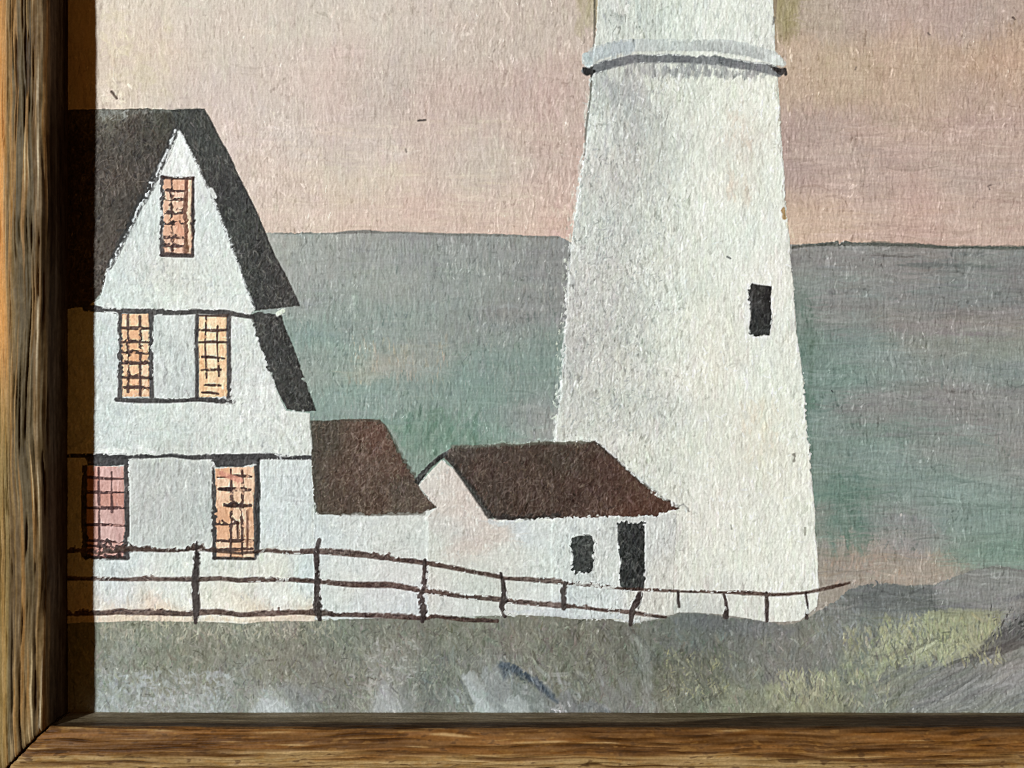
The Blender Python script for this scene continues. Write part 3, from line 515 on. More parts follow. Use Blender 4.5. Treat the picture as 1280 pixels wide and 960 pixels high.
put(line([(620, 648), (680, 646), (700, 644)], [4, 5, 2], 1.4, 2), (50, 44, 40), .8)
geM = poly(geP, .9); put(geM, (62, 62, 60), .95, .5, 'shed/gable_edge', var=8)
strokes(line([(600, 556), (640, 553), (690, 550), (735, 549)], 3, 1.6), C, 40, 8, 2.4, .1, .5, 10, .6, .5, tint=(190, 208, 194))
strokes(line([(695, 546), (742, 548), (748, 552)], 4, 1.2), C, 40, 9, 2.6, .8, .6, 6, .8, .7, tint=(228, 232, 224))
strokes(line([(752, 556), (800, 598), (846, 632)], 4, 1.2), C, 40, 9, 3, .7, .3, 5, .7, .6, tint=(222, 227, 224))
strokes(line([(618, 652), (680, 650), (760, 646), (806, 646), (838, 641)], 4, 1), C, 70, 10, 3, -.05, .4, 5, .8, .7, tint=(232, 233, 224))
put(line([(612, 652), (620, 656), (640, 653)], 4, .8), (206, 210, 210), .8, .4); put(line([(846, 634), (854, 630), (862, 639)], 2, .8, 1.6), (150, 152, 146), .7)
winM = poly([(717, 670), (728, 667), (742, 670), (745, 685), (744, 704), (738, 715), (722, 717), (714, 712), (716, 695), (713, 680)], 1.8)
put(winM, (66, 68, 65), 1, .5, 'shed/shed_window', var=9); strokes(winM, C, 60, 8, 2, 1.6, 1, 5, .6, .8, tint=(100, 102, 98)); strokes(winM, C, 50, 8, 2.2, 1.6, 1, 4, .6, .5, tint=(42, 43, 42))
drM = poly([(772, 656), (776, 651), (806, 653), (805, 690), (807, 716), (804, 737), (782, 738), (773, 728), (774, 700), (773, 670)], 1.2)
put(drM, (52, 54, 52), 1, .5, 'shed/shed_door', var=8); strokes(drM, C, 70, 14, 2.4, 1.6, .4, 5, .6, .8, tint=(88, 90, 86)); strokes(drM, C, 60, 14, 2.4, 1.6, .4, 4, .6, .5, tint=(36, 37, 37))
put(line([(808, 655), (807, 690), (809, 735)], 3, 1), (222, 225, 222), .6, .3)
put(poly([(789, 752), (796, 744), (803, 742), (802, 752), (798, 762)], 1.2), (70, 68, 64), .85, .3, var=10)
# pale seam of earth under the walls
strokes(line([(125, 774), (200, 772), (300, 774), (400, 770)], 5, 1), C, 130, 12, 3, .03, .3, 6, .7, .5, tint=(228, 208, 182))
strokes(line([(640, 765), (700, 765), (730, 770), (775, 770), (790, 778), (830, 769)], 4, 1), C, 90, 12, 3, .1, .3, 6, .7, .5, tint=(204, 210, 212))

# ------------------------------------------------------------------ fence
FB = (80, 59, 50)
rails = {
 'fence/upper_rail': ([(60, 690), (100, 688), (125, 690), (160, 685), (210, 687), (245, 684), (268, 687), (300, 691), (335, 688), (360, 690), (397, 689), (425, 691), (455, 693), (490, 698), (530, 703), (580, 712), (629, 722), (690, 727), (740, 731), (780, 735), (830, 738), (870, 739), (910, 740), (960, 743), (985, 742), (1010, 740), (1030, 736), (1050, 731), (1062, 728)],
  [4, 4, 4, 6, 5, 6, 5, 3, 3, 4, 5, 6, 6, 5, 5, 4.5, 4, 3.5, 3, 3, 2.6, 2.6, 2.8, 3.5, 3.5, 2.6, 3.4, 3.4, 2]),
 'fence/middle_rail': ([(60, 723), (125, 723), (160, 724), (220, 724), (245, 724), (275, 723), (300, 725), (360, 724), (395, 726), (440, 730), (490, 731), (530, 738), (580, 745), (629, 750), (660, 754), (696, 757), (722, 758), (760, 763), (785, 765), (800, 767), (832, 771)],
  [4, 4, 3.6, 3.6, 5, 4, 5, 4, 5, 6.5, 6, 5, 5, 4, 4, 4, 3, 3.6, 3.6, 3.4, 3]),
 'fence/lower_rail': ([(60, 767), (125, 766), (150, 764), (162, 766), (200, 766), (235, 767), (270, 764), (300, 768), (335, 767), (375, 764), (397, 766), (440, 768), (480, 770), (530, 772), (545, 770), (580, 774), (622, 776)],
  [5, 5, 6, 4, 5, 5, 6, 5, 5, 6, 6, 5, 4, 5, 3, 5, 3.6]),
}
for nm, (pts, th) in rails.items():
    m = line(pts, [x * 1.14 for x in th], .8, 2.2)
    put(m, FB, .86, .5, nm, var=15)
    strokes(m, C, 160, 14, 2.2, .03, .3, 7, .6, .4, tint=(58, 46, 43)); strokes(m, C, 60, 10, 2.2, .03, .3, 7, .5, .5, tint=(112, 88, 78))
posts = [
 ([(246, 676), (246, 690), (244, 725), (246, 760), (245, 778)], [3, 8, 8, 8, 4]), ([(399, 676), (396, 692), (397, 725), (396, 760), (400, 773)], [3, 6, 7, 9, 6]), ([(531, 700), (530, 730), (527, 745), (529, 762), (528, 776)], [4, 6, 5, 9, 5]),
 ([(626, 716), (629, 730), (631, 750), (628, 758), (632, 770)], [3, 5, 7, 5, 4]), ([(707, 728), (704, 740), (705, 760)], [3, 4, 4.5]), ([(800, 742), (796, 752), (790, 760), (788, 780)], [6, 8, 6, 5]),
 ([(848, 740), (848, 748), (849, 758)], [3, 3.4, 2.4]), ([(904, 742), (907, 752), (908, 762), (907, 770)], [3, 4, 5, 7]), ([(957, 741), (958, 755), (958, 776)], [3, 4, 3]), ([(1007, 741), (1009, 756), (1008, 772)], [2.6, 3, 4]),
]
for i, (p, t) in enumerate(posts):
    m = line(p, t, .8); put(m, (62, 52, 49), .95, .5, 'fence/fence_post%02d' % i, var=9)
    strokes(m, C, 16, 12, 2.2, UP, .2, 6, .6, .4, tint=(88, 78, 72))
strokes(line([(200, 672), (300, 700), (420, 690)], 6), C, 12, 6, 2, 1, 1, 5, .6, .5, tint=(214, 206, 200))
strokes(line([(940, 738), (980, 735), (1020, 730)], 6), C, 14, 6, 2, 1, 1, 5, .6, .5, tint=(224, 222, 214))

# ------------------------------------------------------------------ canvas tooth and ridges of dried paint
white = smooth(C.mean(-1), 180, 215)
dark = 1 - smooth(C.mean(-1), 80, 120)


def bent(sv, su, amp=2.4, bend=7.0):
    """brush furrows that wander instead of running dead straight"""
    n = fnoise(sv, su); du = fnoise(bend, bend) * amp; dv = fnoise(bend, bend) * amp
    x = np.clip(uu - U0 + du, 0, W - 1.01); y = np.clip(vv - V0 + dv, 0, H - 1.01)
    xi = x.astype(int); yi = y.astype(int); fx = x - xi; fy = y - yi
    return ((n[yi, xi] * (1 - fx) + n[yi, xi + 1] * fx) * (1 - fy) + (n[yi + 1, xi] * (1 - fx) + n[yi + 1, xi + 1] * fx) * fy).astype(f32)


fur = bent(3.2, .8, 1.6, 6); fur2 = bent(6.0, 1.25, 2.2, 9); hor = bent(.9, 6.0, 1.0); blob = bent(1.5, 1.2); fine = fnoise(.75, .65)
crest = np.exp(-(bent(2.6, 1.4, 2.2, 5) / .40) ** 2); crest2 = np.exp(-(bent(4.2, 1.9, 2.6, 7) / .32) ** 2)
sel = smooth(fnoise(24, 24), -0.7, 0.9); sel2 = smooth(fnoise(30, 20), -0.4, 1.0)
ground = smooth(vv, 772, 786); tower_l = white * (1 - smooth(uu, 790, 900)) * smooth(uu, 690, 715)
warp_thread = np.sin(2 * np.pi * uu / 3.7 + .8 * warpB[0]) * smooth(fnoise(14, 5), -1.2, 1.0)
weft_thread = np.sin(2 * np.pi * vv / 3.9 + .8 * warpB[1]) * smooth(fnoise(5, 14), -.6, 1.4)

lt = C.mean(-1); gr_ = ground > .5
for wide, dens in ((3.2, 1.0), (2.0, 1.3)):
    k = wide / 3.2
    dabs((lt < 190) & (lt > 105) & ~gr_, int(9500 * dens), 15 * k, wide, UP, .16, 6.5, .7, .20)
    dabs((lt < 232) & (lt > 105) & (vv < 312) & (uu > 0), int(5500 * dens), 14 * k, wide, UP, .22, 6.5, .7, .20)
    dabs((lt < 190) & (lt > 105) & ~gr_ & (uu > 985), int(1500 * dens), 34 * k, wide, .02, .07, 5.5, .6, .14)
    dabs((lt > 185) & (vv > 300) & (uu < 860), int(6500 * dens), 10 * k, wide, UP, .7, 8.5, .75, .20)
    dabs((lt > 185) & (uu > 690) & (uu < 1030), int(6500 * dens), 12 * k, wide, UP, .35, 8.0, .75, .20)
    dabs((lt > 185) & (uu < 400) & (vv > 150) & (vv < 780), int(3800 * dens), 12 * k, wide, UP, .5, 8.0, .75, .20)
    dabs((lt < 100), int(3600 * dens), 10 * k, wide * .85, UP + .3, .8, 11, .75, .34, 4)
    dabs(gr_, int(2600 * dens), 16 * k, wide, UP - .25, .5, 10.5, .7, .3)
dabs((lt < 210) & ~gr_ & (uu > 985) & (vv > 150), 1500, 58, 3.0, .02, .05, 7, .55, .14)
dabs((lt < 215) & (lt > 105) & ~gr_ & (uu > 300) & (uu < 730) & (vv > 60), 800, 46, 3.2, .02, .06, 5, .45, .12)
dabs(gr_ & (uu > 1100) & (vv > 800), 420, 46, 4.5, -.5, .18, 10, .6, .25)

# last touches over the dabs: scuffs on the tower's left side, pale rock streaks, blue cleft, blades of light grass
onT = ((L == NAMES['lighthouse']) & (lt > 185)).astype(f32); onG = (L == NAMES['ground']).astype(f32)
strokes(onT, C, 420, 8, 2.2, UP, .8, 7, .6, .25, tint=(168, 173, 169), bbox=(700, 100, 800, 545))
strokes(onT, C, 160, 9, 2.2, UP, .7, 7, .5, .25, tint=(182, 186, 181), bbox=(760, 95, 850, 545))
strokes(onT, C, 420, 9, 2.4, UP, .7, 5, .65, .3, tint=(240, 242, 238), bbox=(705, 100, 1020, 760))
put(line([(578, 844), (592, 862), (604, 880), (612, 892)], [4, 8, 12, 16], 1.8, 4), (174, 178, 177), .65, .2, var=7)
put(line([(628, 832), (648, 837), (668, 850), (688, 868), (697, 878)], [5, 6, 5, 5, 2], 1.8, 3.5), (66, 80, 92), .6, .1, var=9)
put(line([(345, 892), (335, 880), (322, 890)], [12, 10, 8], 2, 5), (178, 184, 183), .55, .2, var=7)
strokes(onG, C, 60, 22, 5, 1.0, .5, 9, .5, .3, tint=(160, 165, 162), bbox=(560, 838, 780, 892))
strokes(onG, C, 50, 20, 4, .9, .6, 9, .45, .3, tint=(164, 169, 167), bbox=(125, 840, 500, 892))
strokes(onG, C, 190, 15, 2.8, UP - .2, .4, 9, .7, .5, tint=(180, 180, 138), bbox=(1105, 768, 1250, 830))
strokes(onG, C, 90, 13, 2.6, UP - .2, .4, 9, .65, .5, tint=(176, 176, 142), bbox=(975, 840, 1110, 882))
strokes(onG, C, 70, 13, 2.4, UP - .2, .5, 8, .6, .4, tint=(96, 98, 90), bbox=(1090, 790, 1260, 838))

# broken edges: where thick light paint meets dark paint it spills over in dabs, and the dark shows through in nicks
def blur(a, r):
    k = np.exp(-.5 * (np.arange(-int(3 * r), int(3 * r) + 1) / r) ** 2); k /= k.sum()
    a = np.apply_along_axis(lambda x: np.convolve(x, k, 'same'), 0, a)
    return np.apply_along_axis(lambda x: np.convolve(x, k, 'same'), 1, a).astype(f32)


lightness = C.mean(-1)
pale = smooth(lightness, 165, 190); deep = 1 - smooth(lightness, 95, 150)
whitish = pale * (1 - smooth(C[..., 0] - C[..., 2], 16, 26))
near_pale = blur(whitish, 2.3); near_deep = blur(deep, 1.5)
dab = smooth(bent(1.7, 1.2) + .7 * fnoise(9, 9), .55, 1.15)
edge_zone = smooth(near_pale * (1 - pale), .10, .32) * smooth(fnoise(16, 16), -.9, .5)
painted = (vv < 782).astype(f32)
spill = np.clip(dab * edge_zone * painted * (1 - .75 * smooth(C[..., 0] - C[..., 2], 20, 45)), 0, 1) * (lightness < 165)
C = C * (1 - .85 * spill[..., None]) + (np.array((226, 230, 224), f32)) * .85 * spill[..., None]
nick = smooth(bent(1.3, 1.0) + .6 * fnoise(9, 9), 1.25, 1.9) * smooth(near_deep * (1 - deep), .14, .35) * painted * smooth(pale, .3, .8)
C = C - (nick * 75)[..., None]
rim = smooth(near_deep, .12, .35) * pale
C += (rim * 12)[..., None]
Z = Z + .35 * spill + .22 * rim * blur(dab, .8)

Z *= 0.75
Z += (0.042 * fur + 0.035 * fur2) * (1 - .35 * ground) + 0.018 * hor + 0.018 * blob + 0.010 * fine + .04 * warp_thread * (1 - .5 * ground) + .022 * weft_thread
Z += crest * sel * (0.02 + 0.08 * white + 0.12 * tower_l + 0.18 * dark + .08 * ground) + crest2 * sel2 * (.02 + .07 * white + .12 * dark + .08 * ground)
# thin light paint and glints put into the crests' colour, furrows toned darker
ups = smooth(fur, 1.2, 2.3) * (1 - .6 * ground) + .8 * smooth(blob, 1.6, 2.6) + .5 * crest * sel * (.15 + .6 * dark + .5 * ground + .35 * white)
dns = smooth(-fur, 1.2, 2.3) * (1 - .5 * ground) + .8 * smooth(-blob, 1.4, 2.5)
patch = smooth(fnoise(20, 14), -.8, 1.0)
tick = smooth(bent(2.4, .75, 2.0, 5), 1.9, 2.7) * (.35 + .65 * patch)  # small specular-looking ticks on the ridges, added to the pigment
C += (ups * (5 + 16 * patch) * (1 - .4 * white) - dns * (6 + 12 * patch) * (1 - .6 * dark) + tick * (34 - 10 * white))[..., None]
C += (dark * (crest * sel * 13 + crest2 * sel2 * 10 - 5))[..., None] * np.array([1.05, 1, .92], f32)
C -= (tower_l * dns * 22 + tower_l * 7 * smooth(-crest, -.25, 0))[..., None]
C += (1.6 * fine + 1.2 * fur2 + 1.6 * blob + 1.5 * warp_thread + 1.0 * weft_thread)[..., None] * np.array([1, 1, .95], f32)
C += (1.5 * fnoise(18, 30))[..., None] * np.array([1, .6, .5], f32) + (1.2 * fnoise(22, 22))[..., None] * np.array([-.5, .6, .4], f32)
Z += .12 * tick
crisp = np.stack([blur(C[..., i], 1.3) for i in range(3)], -1)
C = C + .75 * (C - crisp)      # small touches stand out hard-edged, as stiff oil paint does
Z = Z + .5 * (Z - blur(Z, 1.4))
g_ = C.mean(-1, keepdims=True)
C = g_ + (C - g_) * .86 + 2 * white[..., None] * np.array([-.1, .3, -.2], f32)
C = np.clip(C, 8, 246)
for nm in ('sky', 'sea'):
    NAMES[nm + '_beyond'] = len(NAMES) + 1
    L[(L == NAMES[nm]) & (uu > 862)] = NAMES[nm + '_beyond']
LINC = lin(C).astype(f32)


# ------------------------------------------------------------------ materials
def principled(name, attr, rough, spec, bump, nscale, coat=0.0, vary=0.12):
    m = bpy.data.materials.new(name); m.use_nodes = True
    nt = m.node_tree; N = nt.nodes; b = N['Principled BSDF']
    a = N.new('ShaderNodeAttribute'); a.attribute_name = attr
    tc = N.new('ShaderNodeTexCoord')
    n1 = N.new('ShaderNodeTexNoise'); n1.inputs['Scale'].default_value = nscale; n1.inputs['Detail'].default_value = 6
    nt.links.new(tc.outputs['Object'], n1.inputs['Vector'])
    mr = N.new('ShaderNodeMapRange'); mr.inputs['From Min'].default_value = .3; mr.inputs['From Max'].default_value = .7
    mr.inputs['To Min'].default_value = 1 - vary; mr.inputs['To Max'].default_value = 1 + vary
    nt.links.new(n1.outputs['Fac'], mr.inputs['Value'])
    vm = N.new('ShaderNodeVectorMath'); vm.operation = 'SCALE'
    nt.links.new(a.outputs['Color'], vm.inputs[0]); nt.links.new(mr.outputs['Result'], vm.inputs['Scale'])
    nt.links.new(vm.outputs['Vector'], b.inputs['Base Color'])
    b.inputs['Roughness'].default_value = rough
    b.inputs['Specular IOR Level'].default_value = spec
    b.inputs['Coat Weight'].default_value = coat; b.inputs['Coat Roughness'].default_value = .3
    bp = N.new('ShaderNodeBump'); bp.inputs['Strength'].default_value = bump; bp.inputs['Distance'].default_value = S * 0.8
    nt.links.new(n1.outputs['Fac'], bp.inputs['Height']); nt.links.new(bp.outputs['Normal'], b.inputs['Normal'])
    return m


PAINT = principled('oil_paint', 'pigment', .55, .1, .2, 2200, vary=.07)
WOOD = principled('weathered_wood', 'pigment', .55, .1, .35, 1300, .0, .16)


def plain(name, col, rough, grain):
    m = bpy.data.materials.new(name); m.use_nodes = True
    nt = m.node_tree; b = nt.nodes['Principled BSDF']
    n = nt.nodes.new('ShaderNodeTexNoise'); n.inputs['Scale'].default_value = grain; n.inputs['Detail'].default_value = 5
    r = nt.nodes.new('ShaderNodeValToRGB'); c = lin(col)
    r.color_ramp.elements[0].color = (*[x * .7 for x in c], 1); r.color_ramp.elements[1].color = (*[min(x * 1.25, 1) for x in c], 1)
    tc = nt.nodes.new('ShaderNodeTexCoord'); nt.links.new(tc.outputs['Object'], n.inputs['Vector'])
    nt.links.new(n.outputs['Fac'], r.inputs['Fac']); nt.links.new(r.outputs['Color'], b.inputs['Base Color'])
    b.inputs['Roughness'].default_value = rough
    return m


BOARD = plain('panel_board', (150, 126, 92), .8, 400)


def grid_mesh(name, co, faces, cols, mat, parent=None):
    me = bpy.data.meshes.new(name)
    nv, nf = len(co), len(faces)
    me.vertices.add(nv); me.vertices.foreach_set('co', np.ascontiguousarray(co, dtype=f32).ravel())
    me.loops.add(nf * 4); me.polygons.add(nf)
    me.loops.foreach_set('vertex_index', np.ascontiguousarray(faces, dtype=np.int32).ravel())
    me.polygons.foreach_set('loop_start', np.arange(0, nf * 4, 4, dtype=np.int32))
    me.update(calc_edges=True)
    at = me.attributes.new('pigment', 'FLOAT_COLOR', 'POINT')
    rgba = np.ones((nv, 4), f32); rgba[:, :3] = cols
    at.data.foreach_set('color', rgba.ravel())
    me.polygons.foreach_set('use_smooth', np.ones(nf, bool))
    me.materials.append(mat); me.validate()
    o = bpy.data.objects.new(name, me); coll.objects.link(o)
    o.parent = parent
    return o


def empty(name, loc=(0, 0, 0)):
    o = bpy.data.objects.new(name, None); o.location = loc; o.empty_display_size = .02
    coll.objects.link(o); return o


# ------------------------------------------------------------------ the painting
painting = empty('painting')
painting['label'] = 'oil painting of a white lighthouse, keeper\'s house and fence by a grey green sea'
painting['category'] = 'painting'

# vertex lattice: dense where the photograph looks, coarser beyond
cu = np.concatenate([np.arange(0, 20, 4), np.arange(20, 1292 - U0), np.arange(1292 - U0, W - 1, 4)])
cv = np.concatenate([np.arange(0, -8 - V0, 4), np.arange(-8 - V0, 897 - V0), np.arange(897 - V0, H - 1, 4)])
GU, GV = len(cu), len(cv)
gu, gv = np.meshgrid(cu, cv)
co = np.stack([X(gu + U0), Y(gv + V0), Z[gv, gu] * S], -1).reshape(-1, 3)
pc = LINC[gv, gu].reshape(-1, 3)
lab = L[gv, gu][:-1, :-1]
# tidy: lone specks take the label of their neighbour, so each element stays in one piece
for _ in range(2):
    for ax in (0, 1):
        a = np.roll(lab, 1, ax); b = np.roll(lab, -1, ax)
        lab = np.where((a == b) & (lab != a), a, lab)
lab[:, 0] = lab[:, 1]; lab[0] = lab[1]; lab[:, -1] = lab[:, -2]; lab[-1] = lab[-2]
# stray flakes that broke off an element join the element round them
hh, ww = lab.shape
comp = np.arange(hh * ww).reshape(hh, ww)
for _ in range(400):
    old = comp
    comp = comp.copy()
    for ax in (0, 1):
        for sh in (1, -1):
            nb_ = np.roll(comp, sh, ax); same = np.roll(lab, sh, ax) == lab
            edge = [slice(None)] * 2; edge[ax] = 0 if sh == 1 else -1
            same[tuple(edge)] = False
            comp = np.where(same, np.minimum(comp, nb_), comp)
    comp = comp.ravel()[comp]
    if (comp == old).all(): break
size = np.bincount(comp.ravel(), minlength=hh * ww)[comp]
big = np.isin(lab, [NAMES[k] for k in ('sky', 'sea', 'sky_beyond', 'sea_beyond', 'ground', 'lighthouse')])
tiny = size < np.where(big, 4000, 120)
for _ in range(900):
    if not tiny.any(): break
    src = np.roll(lab, 1, 1); ok = tiny & ~np.roll(tiny, 1, 1)
    lab = np.where(ok, src, lab); tiny = tiny & ~ok
idx = np.arange(GU * GV).reshape(GV, GU)
quads = np.stack([idx[1:, :-1], idx[1:, 1:], idx[:-1, 1:], idx[:-1, :-1]], -1)

TITLE = {'sky': 'painted_sky', 'sea': 'painted_sea', 'sky_beyond': 'painted_sky', 'sea_beyond': 'painted_sea', 'ground': 'painted_meadow', 'lighthouse': 'painted_lighthouse', 'house': 'painted_house',
         'storehouse': 'painted_storehouse', 'shed': 'painted_shed', 'fence': 'painted_fence'}
SUB = {'gallery_band': ('lighthouse', 'gallery_band', None), 'tower_window': ('lighthouse', 'tower_window', None),
       'house/roof_slope_shaded': ('house', 'roof', 'dark brown roof slope left of the gable'), 'house/roof_slope': ('house', 'roof', 'dark grey green roof slope right of the gable'), 'house/lower_roof': ('house', 'lower_roof', None),
       'house/attic_window': ('house', 'window', 'narrow window high in the gable'), 'house/window_upper': ('house', 'window', 'peach window left of the middle storey panel'), 'house/window_upper_pale': ('house', 'window', 'pale yellow window right of the middle storey panel'),
       'house/window_lower_pink': ('house', 'window', 'dusky pink ground floor window half in shadow'), 'house/window_lower': ('house', 'window', 'peach ground floor window with scribbled bars'),
       'storehouse/shed_roof': ('storehouse', 'roof', None), 'shed/shed_roof': ('shed', 'roof', None), 'shed/gable_edge': ('shed', 'gable_edge', None), 'shed/shed_window': ('shed', 'window', None), 'shed/shed_door': ('shed', 'door', None),
       'fence/upper_rail': ('fence', 'rail', None), 'fence/middle_rail': ('fence', 'rail', None), 'fence/lower_rail': ('fence', 'rail', None)}
for i in range(len(posts)):
    SUB['fence/fence_post%02d' % i] = ('fence', 'post', None)
made = {}


def element(key, name, parent):
    q = quads[lab == NAMES[key]].reshape(-1, 4)
    used, inv = np.unique(q.ravel(), return_inverse=True)
    return grid_mesh(name, co[used], inv.reshape(-1, 4), pc[used], PAINT, parent)


for key, name in TITLE.items():
    if key == 'fence':
        made[key] = empty(name); made[key].parent = painting
    else:
        made[key] = element(key, name, painting)
made['sky']['label'] = 'cream and pink sky left of the lighthouse'; made['sky_beyond']['label'] = 'deeper peach and mauve sky right of the lighthouse'
made['sea']['label'] = 'grey green sea between the house and the lighthouse'; made['sea_beyond']['label'] = 'grey green sea right of the lighthouse'
for key, (par, name, lb) in SUB.items():
    o = element(key, name, made[par])
    if lb: o['label'] = lb

# the stiff panel under the paint
import bmesh
bm = bmesh.new(); bmesh.ops.create_cube(bm, size=1)
for v in bm.verts:
    v.co.x = X(U0) if v.co.x < 0 else X(U1 - 1.5)
    v.co.y = Y(V0) if v.co.y > 0 else Y(V1 - 1.5)
    v.co.z = -14 * S if v.co.z < 0 else -2.2 * S
me = bpy.data.meshes.new('panel'); bm.to_mesh(me); bm.free(); me.materials.append(BOARD)
o = bpy.data.objects.new('panel', me); coll.objects.link(o); o.parent = painting

# ------------------------------------------------------------------ the wooden frame
frame = empty('picture_frame', (X(85), Y(890), -20 * S))
frame['label'] = 'rustic brown wooden picture frame with grooved grain and mitred corner'
frame['category'] = 'picture frame'
IN_U, IN_V = 85.0, 890.5
# profile: distance outwards from the sight edge, height above the paint
PROF = np.array([(0, -1), (0, 20), (0, 44), (.8, 48), (3, 50.6), (8, 52), (16, 52.2), (26, 51.6), (34, 50.4), (42, 48), (52, 43), (64, 36), (84, 27), (110, 18), (130, 8), (136, -4), (137, -24)])
arc = np.concatenate([[0], np.cumsum(np.hypot(*np.diff(PROF, axis=0).T))])
NS = 300
ss = np.concatenate([np.linspace(0, 60, 60, endpoint=False), np.linspace(60, 125, 150, endpoint=False), np.linspace(125, arc[-1], 60)])
NS = len(ss)
pd = np.interp(ss, arc, PROF[:, 0]); pz = np.interp(ss, arc, PROF[:, 1])
tn = np.stack([np.gradient(pd, ss), np.gradient(pz, ss)], 1); tn /= np.linalg.norm(tn, axis=1, keepdims=True) + 1e-9
nrm = np.stack([-tn[:, 1], tn[:, 0]], 1)      # outward normal of the profile (d, z)
k = np.array([1, 2, 3, 2, 1]) / 9.0
nrm[:, 0] = np.convolve(np.pad(nrm[:, 0], 2, 'edge'), k, 'valid'); nrm[:, 1] = np.convolve(np.pad(nrm[:, 1], 2, 'edge'), k, 'valid')


def mixc(a, b, t): return a + (np.asarray(b, f32) - a) * t[..., None]


def rail(name, upright, length, seed):
    r = np.random.default_rng(seed)
    step = 1.25; n = int(length / step)
    t = np.arange(n) * step
    # wood figure on a lattice (across the profile, along the rail) in layout units
    h = 260; w = n
    q = 1.0 if upright else .55
    g1 = fnoise(0.75, 24 * q, h=h, w=w, r=r); g2 = fnoise(1.4, 44 * q, h=h, w=w, r=r); g3 = fnoise(3.8, 90 * q, h=h, w=w, r=r); g4 = fnoise(.8, 8, h=h, w=w, r=r)
    g5 = fnoise(12, 60, h=h, w=w, r=r); sp = fnoise(1.0, 2.4, h=h, w=w, r=r); wav = fnoise(16, 38, h=h, w=w, r=r); wav2 = fnoise(7, 13, h=h, w=w, r=r)
    ri = np.clip(ss, 0, h - 1).astype(int)
    row = np.clip(ss[:, None] + 1.5 * wav[ri] + .6 * wav2[ri], 0, h - 1.01)
    i0 = row.astype(int); fr = (row - i0).astype(f32); col = np.arange(n)[None, :].repeat(NS, 0)
    def smp(a): return a[i0, col] * (1 - fr) + a[np.minimum(i0 + 1, h - 1), col] * fr
    a1, a2, a3, a4, a5, asp = map(smp, (g1, g2, g3, g4, g5, sp))
    d = pd[:, None]; zz = pz[:, None] + 0 * a1
    top = smooth(ss, 37, 46)[:, None]
    if upright:
        base = np.zeros(a1.shape + (3,), f32) + np.array((126, 98, 56), f32)
        base = mixc(base, (84, 72, 48), smooth(a3, -.6, .8) * .8)
        base = mixc(base, (158, 112, 56), smooth(a2, .2, 1.3) * .8)
        base = mixc(base, (76, 58, 36), smooth(-a2 - .4 * a3, .3, 1.5) * .65)
        base = mixc(base, (180, 150, 102), smooth(a1 + .3 * a2, 1.0, 2.1) * .6)
        base = mixc(base, (46, 33, 21), smooth(-a1 - .2 * a4, 1.0, 2.1) * .6)
        fade = smooth(t[None, :], 330, 520)
        edge = smooth(d + 2.0 * a5, 45, 50) * np.clip(.75 + .15 * a3, 0, 1)
        base = mixc(base, (208, 142, 72), edge * fade); base = mixc(base, (150, 122, 66), edge * (1 - fade) * .8)
        base = mixc(base, (128, 88, 42), smooth(3 + a3 * 4 - np.abs(d - 8), 0, 5) * .5)
        base = mixc(base, (222, 204, 168), smooth(1.3 - np.abs(d - 4.2 - 1.6 * a5 - .5 * a3), 0, .8) * smooth(a2 + .5 * a5 + smooth(t[None, :], 520, 640) * 1.2, -.2, .9) * .8)
        base = mixc(base, (212, 188, 140), smooth(a1 + .8 * a2 - np.abs(d - 14) * .12, 1.0, 1.9) * .6)
    else:
        base = np.zeros(a1.shape + (3,), f32) + np.array((122, 80, 36), f32)
        base = mixc(base, (98, 62, 26), smooth(a3, -.4, .9) * .7)
        base = mixc(base, (150, 96, 42), smooth(a2, .2, 1.2) * .6)
        base = mixc(base, (176, 142, 88), smooth(d + 4 * a5 + 3 * a3, 25, 35) * np.clip(.75 + .2 * a2, 0, 1))
        base = mixc(base, (88, 54, 24), smooth(-a2 - .4 * a3, .5, 1.7) * .6)
        base = mixc(base, (196, 160, 100), smooth(a1 + .5 * a2, 1.5, 2.6) * .6)
        base = mixc(base, (70, 42, 18), smooth(asp - .3 * a1, 1.0, 2.0) * .6); base = mixc(base, (176, 128, 66), smooth(-asp + .3 * a1, 1.1, 2.1) * .5)
        base = mixc(base, (60, 38, 18), smooth(-a1 - .3 * a4, 1.3, 2.3) * .55)
        pass
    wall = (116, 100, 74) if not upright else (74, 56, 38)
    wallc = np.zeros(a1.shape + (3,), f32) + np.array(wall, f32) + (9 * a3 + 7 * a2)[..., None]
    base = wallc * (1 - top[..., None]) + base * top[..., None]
    if not upright:   # dark stain along the inner lip; the wall below also darkens towards the far end
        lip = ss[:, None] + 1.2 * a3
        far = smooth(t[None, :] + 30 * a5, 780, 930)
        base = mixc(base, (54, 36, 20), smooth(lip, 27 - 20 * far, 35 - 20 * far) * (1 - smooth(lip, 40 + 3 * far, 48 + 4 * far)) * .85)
    base += (6 * a4 + 4 * asp + 3 * a1)[..., None]
    gb = base.mean(-1, keepdims=True); base = gb + (base - gb) * .88; base = np.where(gb < 200, base * .97, base)
    base = np.clip(base, 8, 240)
    disp = (.30 * a1 + .34 * a2 + .3 * a3 + .16 * a4 + .08 * asp) * (.25 + .75 * top) - 1.5 * smooth(-a1 - .3 * a4, 1.0, 1.9) * top
    dd = d + nrm[:, :1] * disp; zz = zz + nrm[:, 1:] * disp
    # mitre: each thread of the rail starts where its outward distance meets the diagonal; a worn, slightly open joint
    end = 1.8 + .5 * a4[:, :1] + 0 * t[None, :]
    fall = np.exp(-t / 3.0)[None, :]
    zz = zz - 2.6 * fall * top
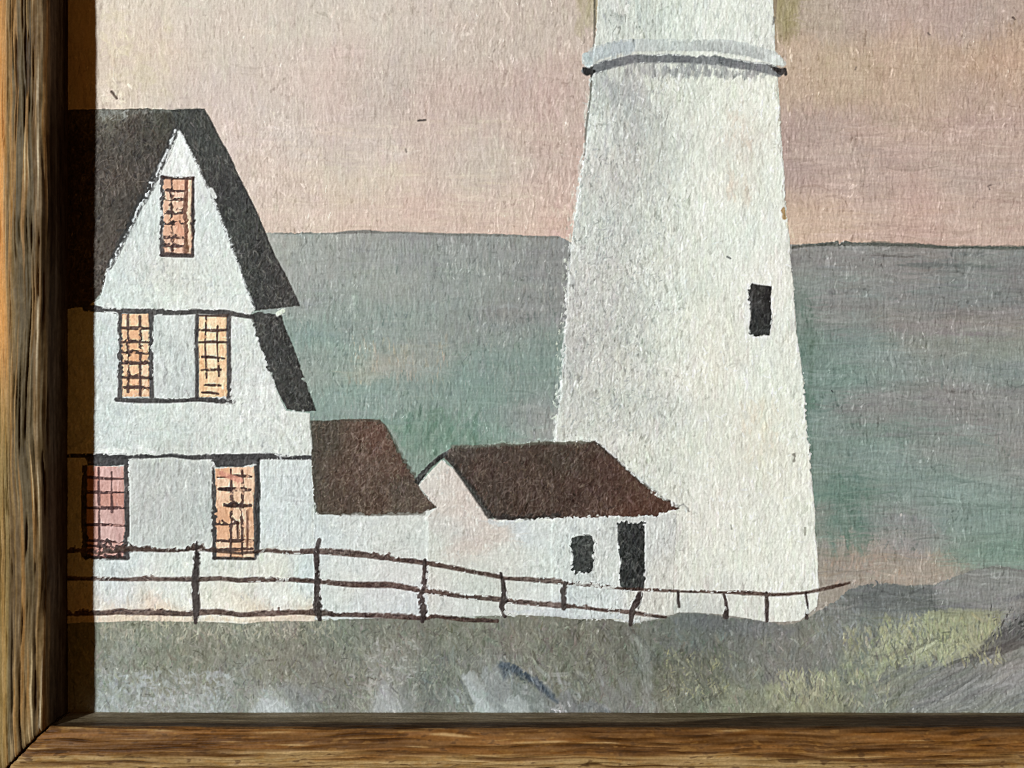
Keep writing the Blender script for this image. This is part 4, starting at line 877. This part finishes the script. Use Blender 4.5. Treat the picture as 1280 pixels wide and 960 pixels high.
    if upright:
        v = IN_V + d - end - t[None, :] * (1 + (d + 0) / length)
        u = IN_U - dd
        cc = np.stack([X(u), Y(v), zz * S], -1)
    else:
        u = IN_U - d + end + t[None, :] * (1 + (d + 0) / length)
        v = IN_V + dd
        cc = np.stack([X(u), Y(v), zz * S], -1)
    cc = cc.reshape(-1, 3)
    ix = np.arange(NS * n).reshape(NS, n)
    if upright: qs = np.stack([ix[:-1, :-1], ix[:-1, 1:], ix[1:, 1:], ix[1:, :-1]], -1)
    else: qs = np.stack([ix[:-1, :-1], ix[1:, :-1], ix[1:, 1:], ix[:-1, 1:]], -1)
    qs = qs.reshape(-1, 4)
    # end grain caps closing the rail, and its underside
    capcol = np.array(lin((58, 40, 24)), f32)
    allc = lin(base).astype(f32).reshape(-1, 3)
    extra_co, extra_q = [], []
    nb = len(cc)
    for e in (0, n - 1):
        ring = ix[:, e]
        foot = cc[ring].copy(); foot[:, 2] = -24 * S
        extra_co.append(foot)
        f0 = nb + (0 if e == 0 else NS)
        a = ring[:-1]; b = ring[1:]; c_ = f0 + np.arange(1, NS); d_ = f0 + np.arange(0, NS - 1)
        extra_q.append(np.stack([a, b, c_, d_], -1))
    cc = np.concatenate([cc] + extra_co); qs = np.concatenate([qs] + extra_q)
    allc = np.concatenate([allc, np.broadcast_to(capcol, (2 * NS, 3))])
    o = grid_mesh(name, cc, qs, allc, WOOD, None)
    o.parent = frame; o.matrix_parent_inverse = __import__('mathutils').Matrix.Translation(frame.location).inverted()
    return o


ra = rail('frame_rail', True, 1150, 5); ra['label'] = 'upright rail with olive brown grain and orange outer face'
rb = rail('frame_rail', False, 1455, 8); rb['label'] = 'horizontal rail of redder brown grain'

# ------------------------------------------------------------------ light
world = bpy.data.worlds.new('World'); scene.world = world; world.use_nodes = True
bg = world.node_tree.nodes['Background']
bg.inputs['Color'].default_value = (1.0, .40, .07, 1); bg.inputs['Strength'].default_value = .085
ld = bpy.data.lights.new('lamp', 'POINT'); ld.energy = 1045; ld.shadow_soft_size = .125; ld.color = (.94, 1.0, 1.03)
lo = bpy.data.objects.new('lamp', ld); coll.objects.link(lo)
lo.location = (-.139 - .745 * 3.5, .96, 3.5)

# ------------------------------------------------------------------ camera
D = 1000 * S
cd = bpy.data.cameras.new('camera'); cam = bpy.data.objects.new('camera', cd); coll.objects.link(cam)
cam.location = (0, 0, D); cam.rotation_euler = (0, 0, 0)
cd.sensor_width = 36; cd.lens = 36 * 1000 / 1280
cd.clip_start = .01; cd.clip_end = 50
cd.dof.use_dof = True; cd.dof.focus_distance = D - 2 * S; cd.dof.aperture_fstop = (cd.lens / 1000) / .0045
scene.camera = cam

scene.cycles.pixel_filter_type = 'BLACKMAN_HARRIS'; scene.cycles.filter_width = .85
scene.view_settings.view_transform = 'Standard'; scene.view_settings.look = 'None'
scene.view_settings.exposure = 0; scene.view_settings.gamma = 1; scene.view_settings.use_curve_mapping = False
scene.render.resolution_x = 1024; scene.render.resolution_y = 768
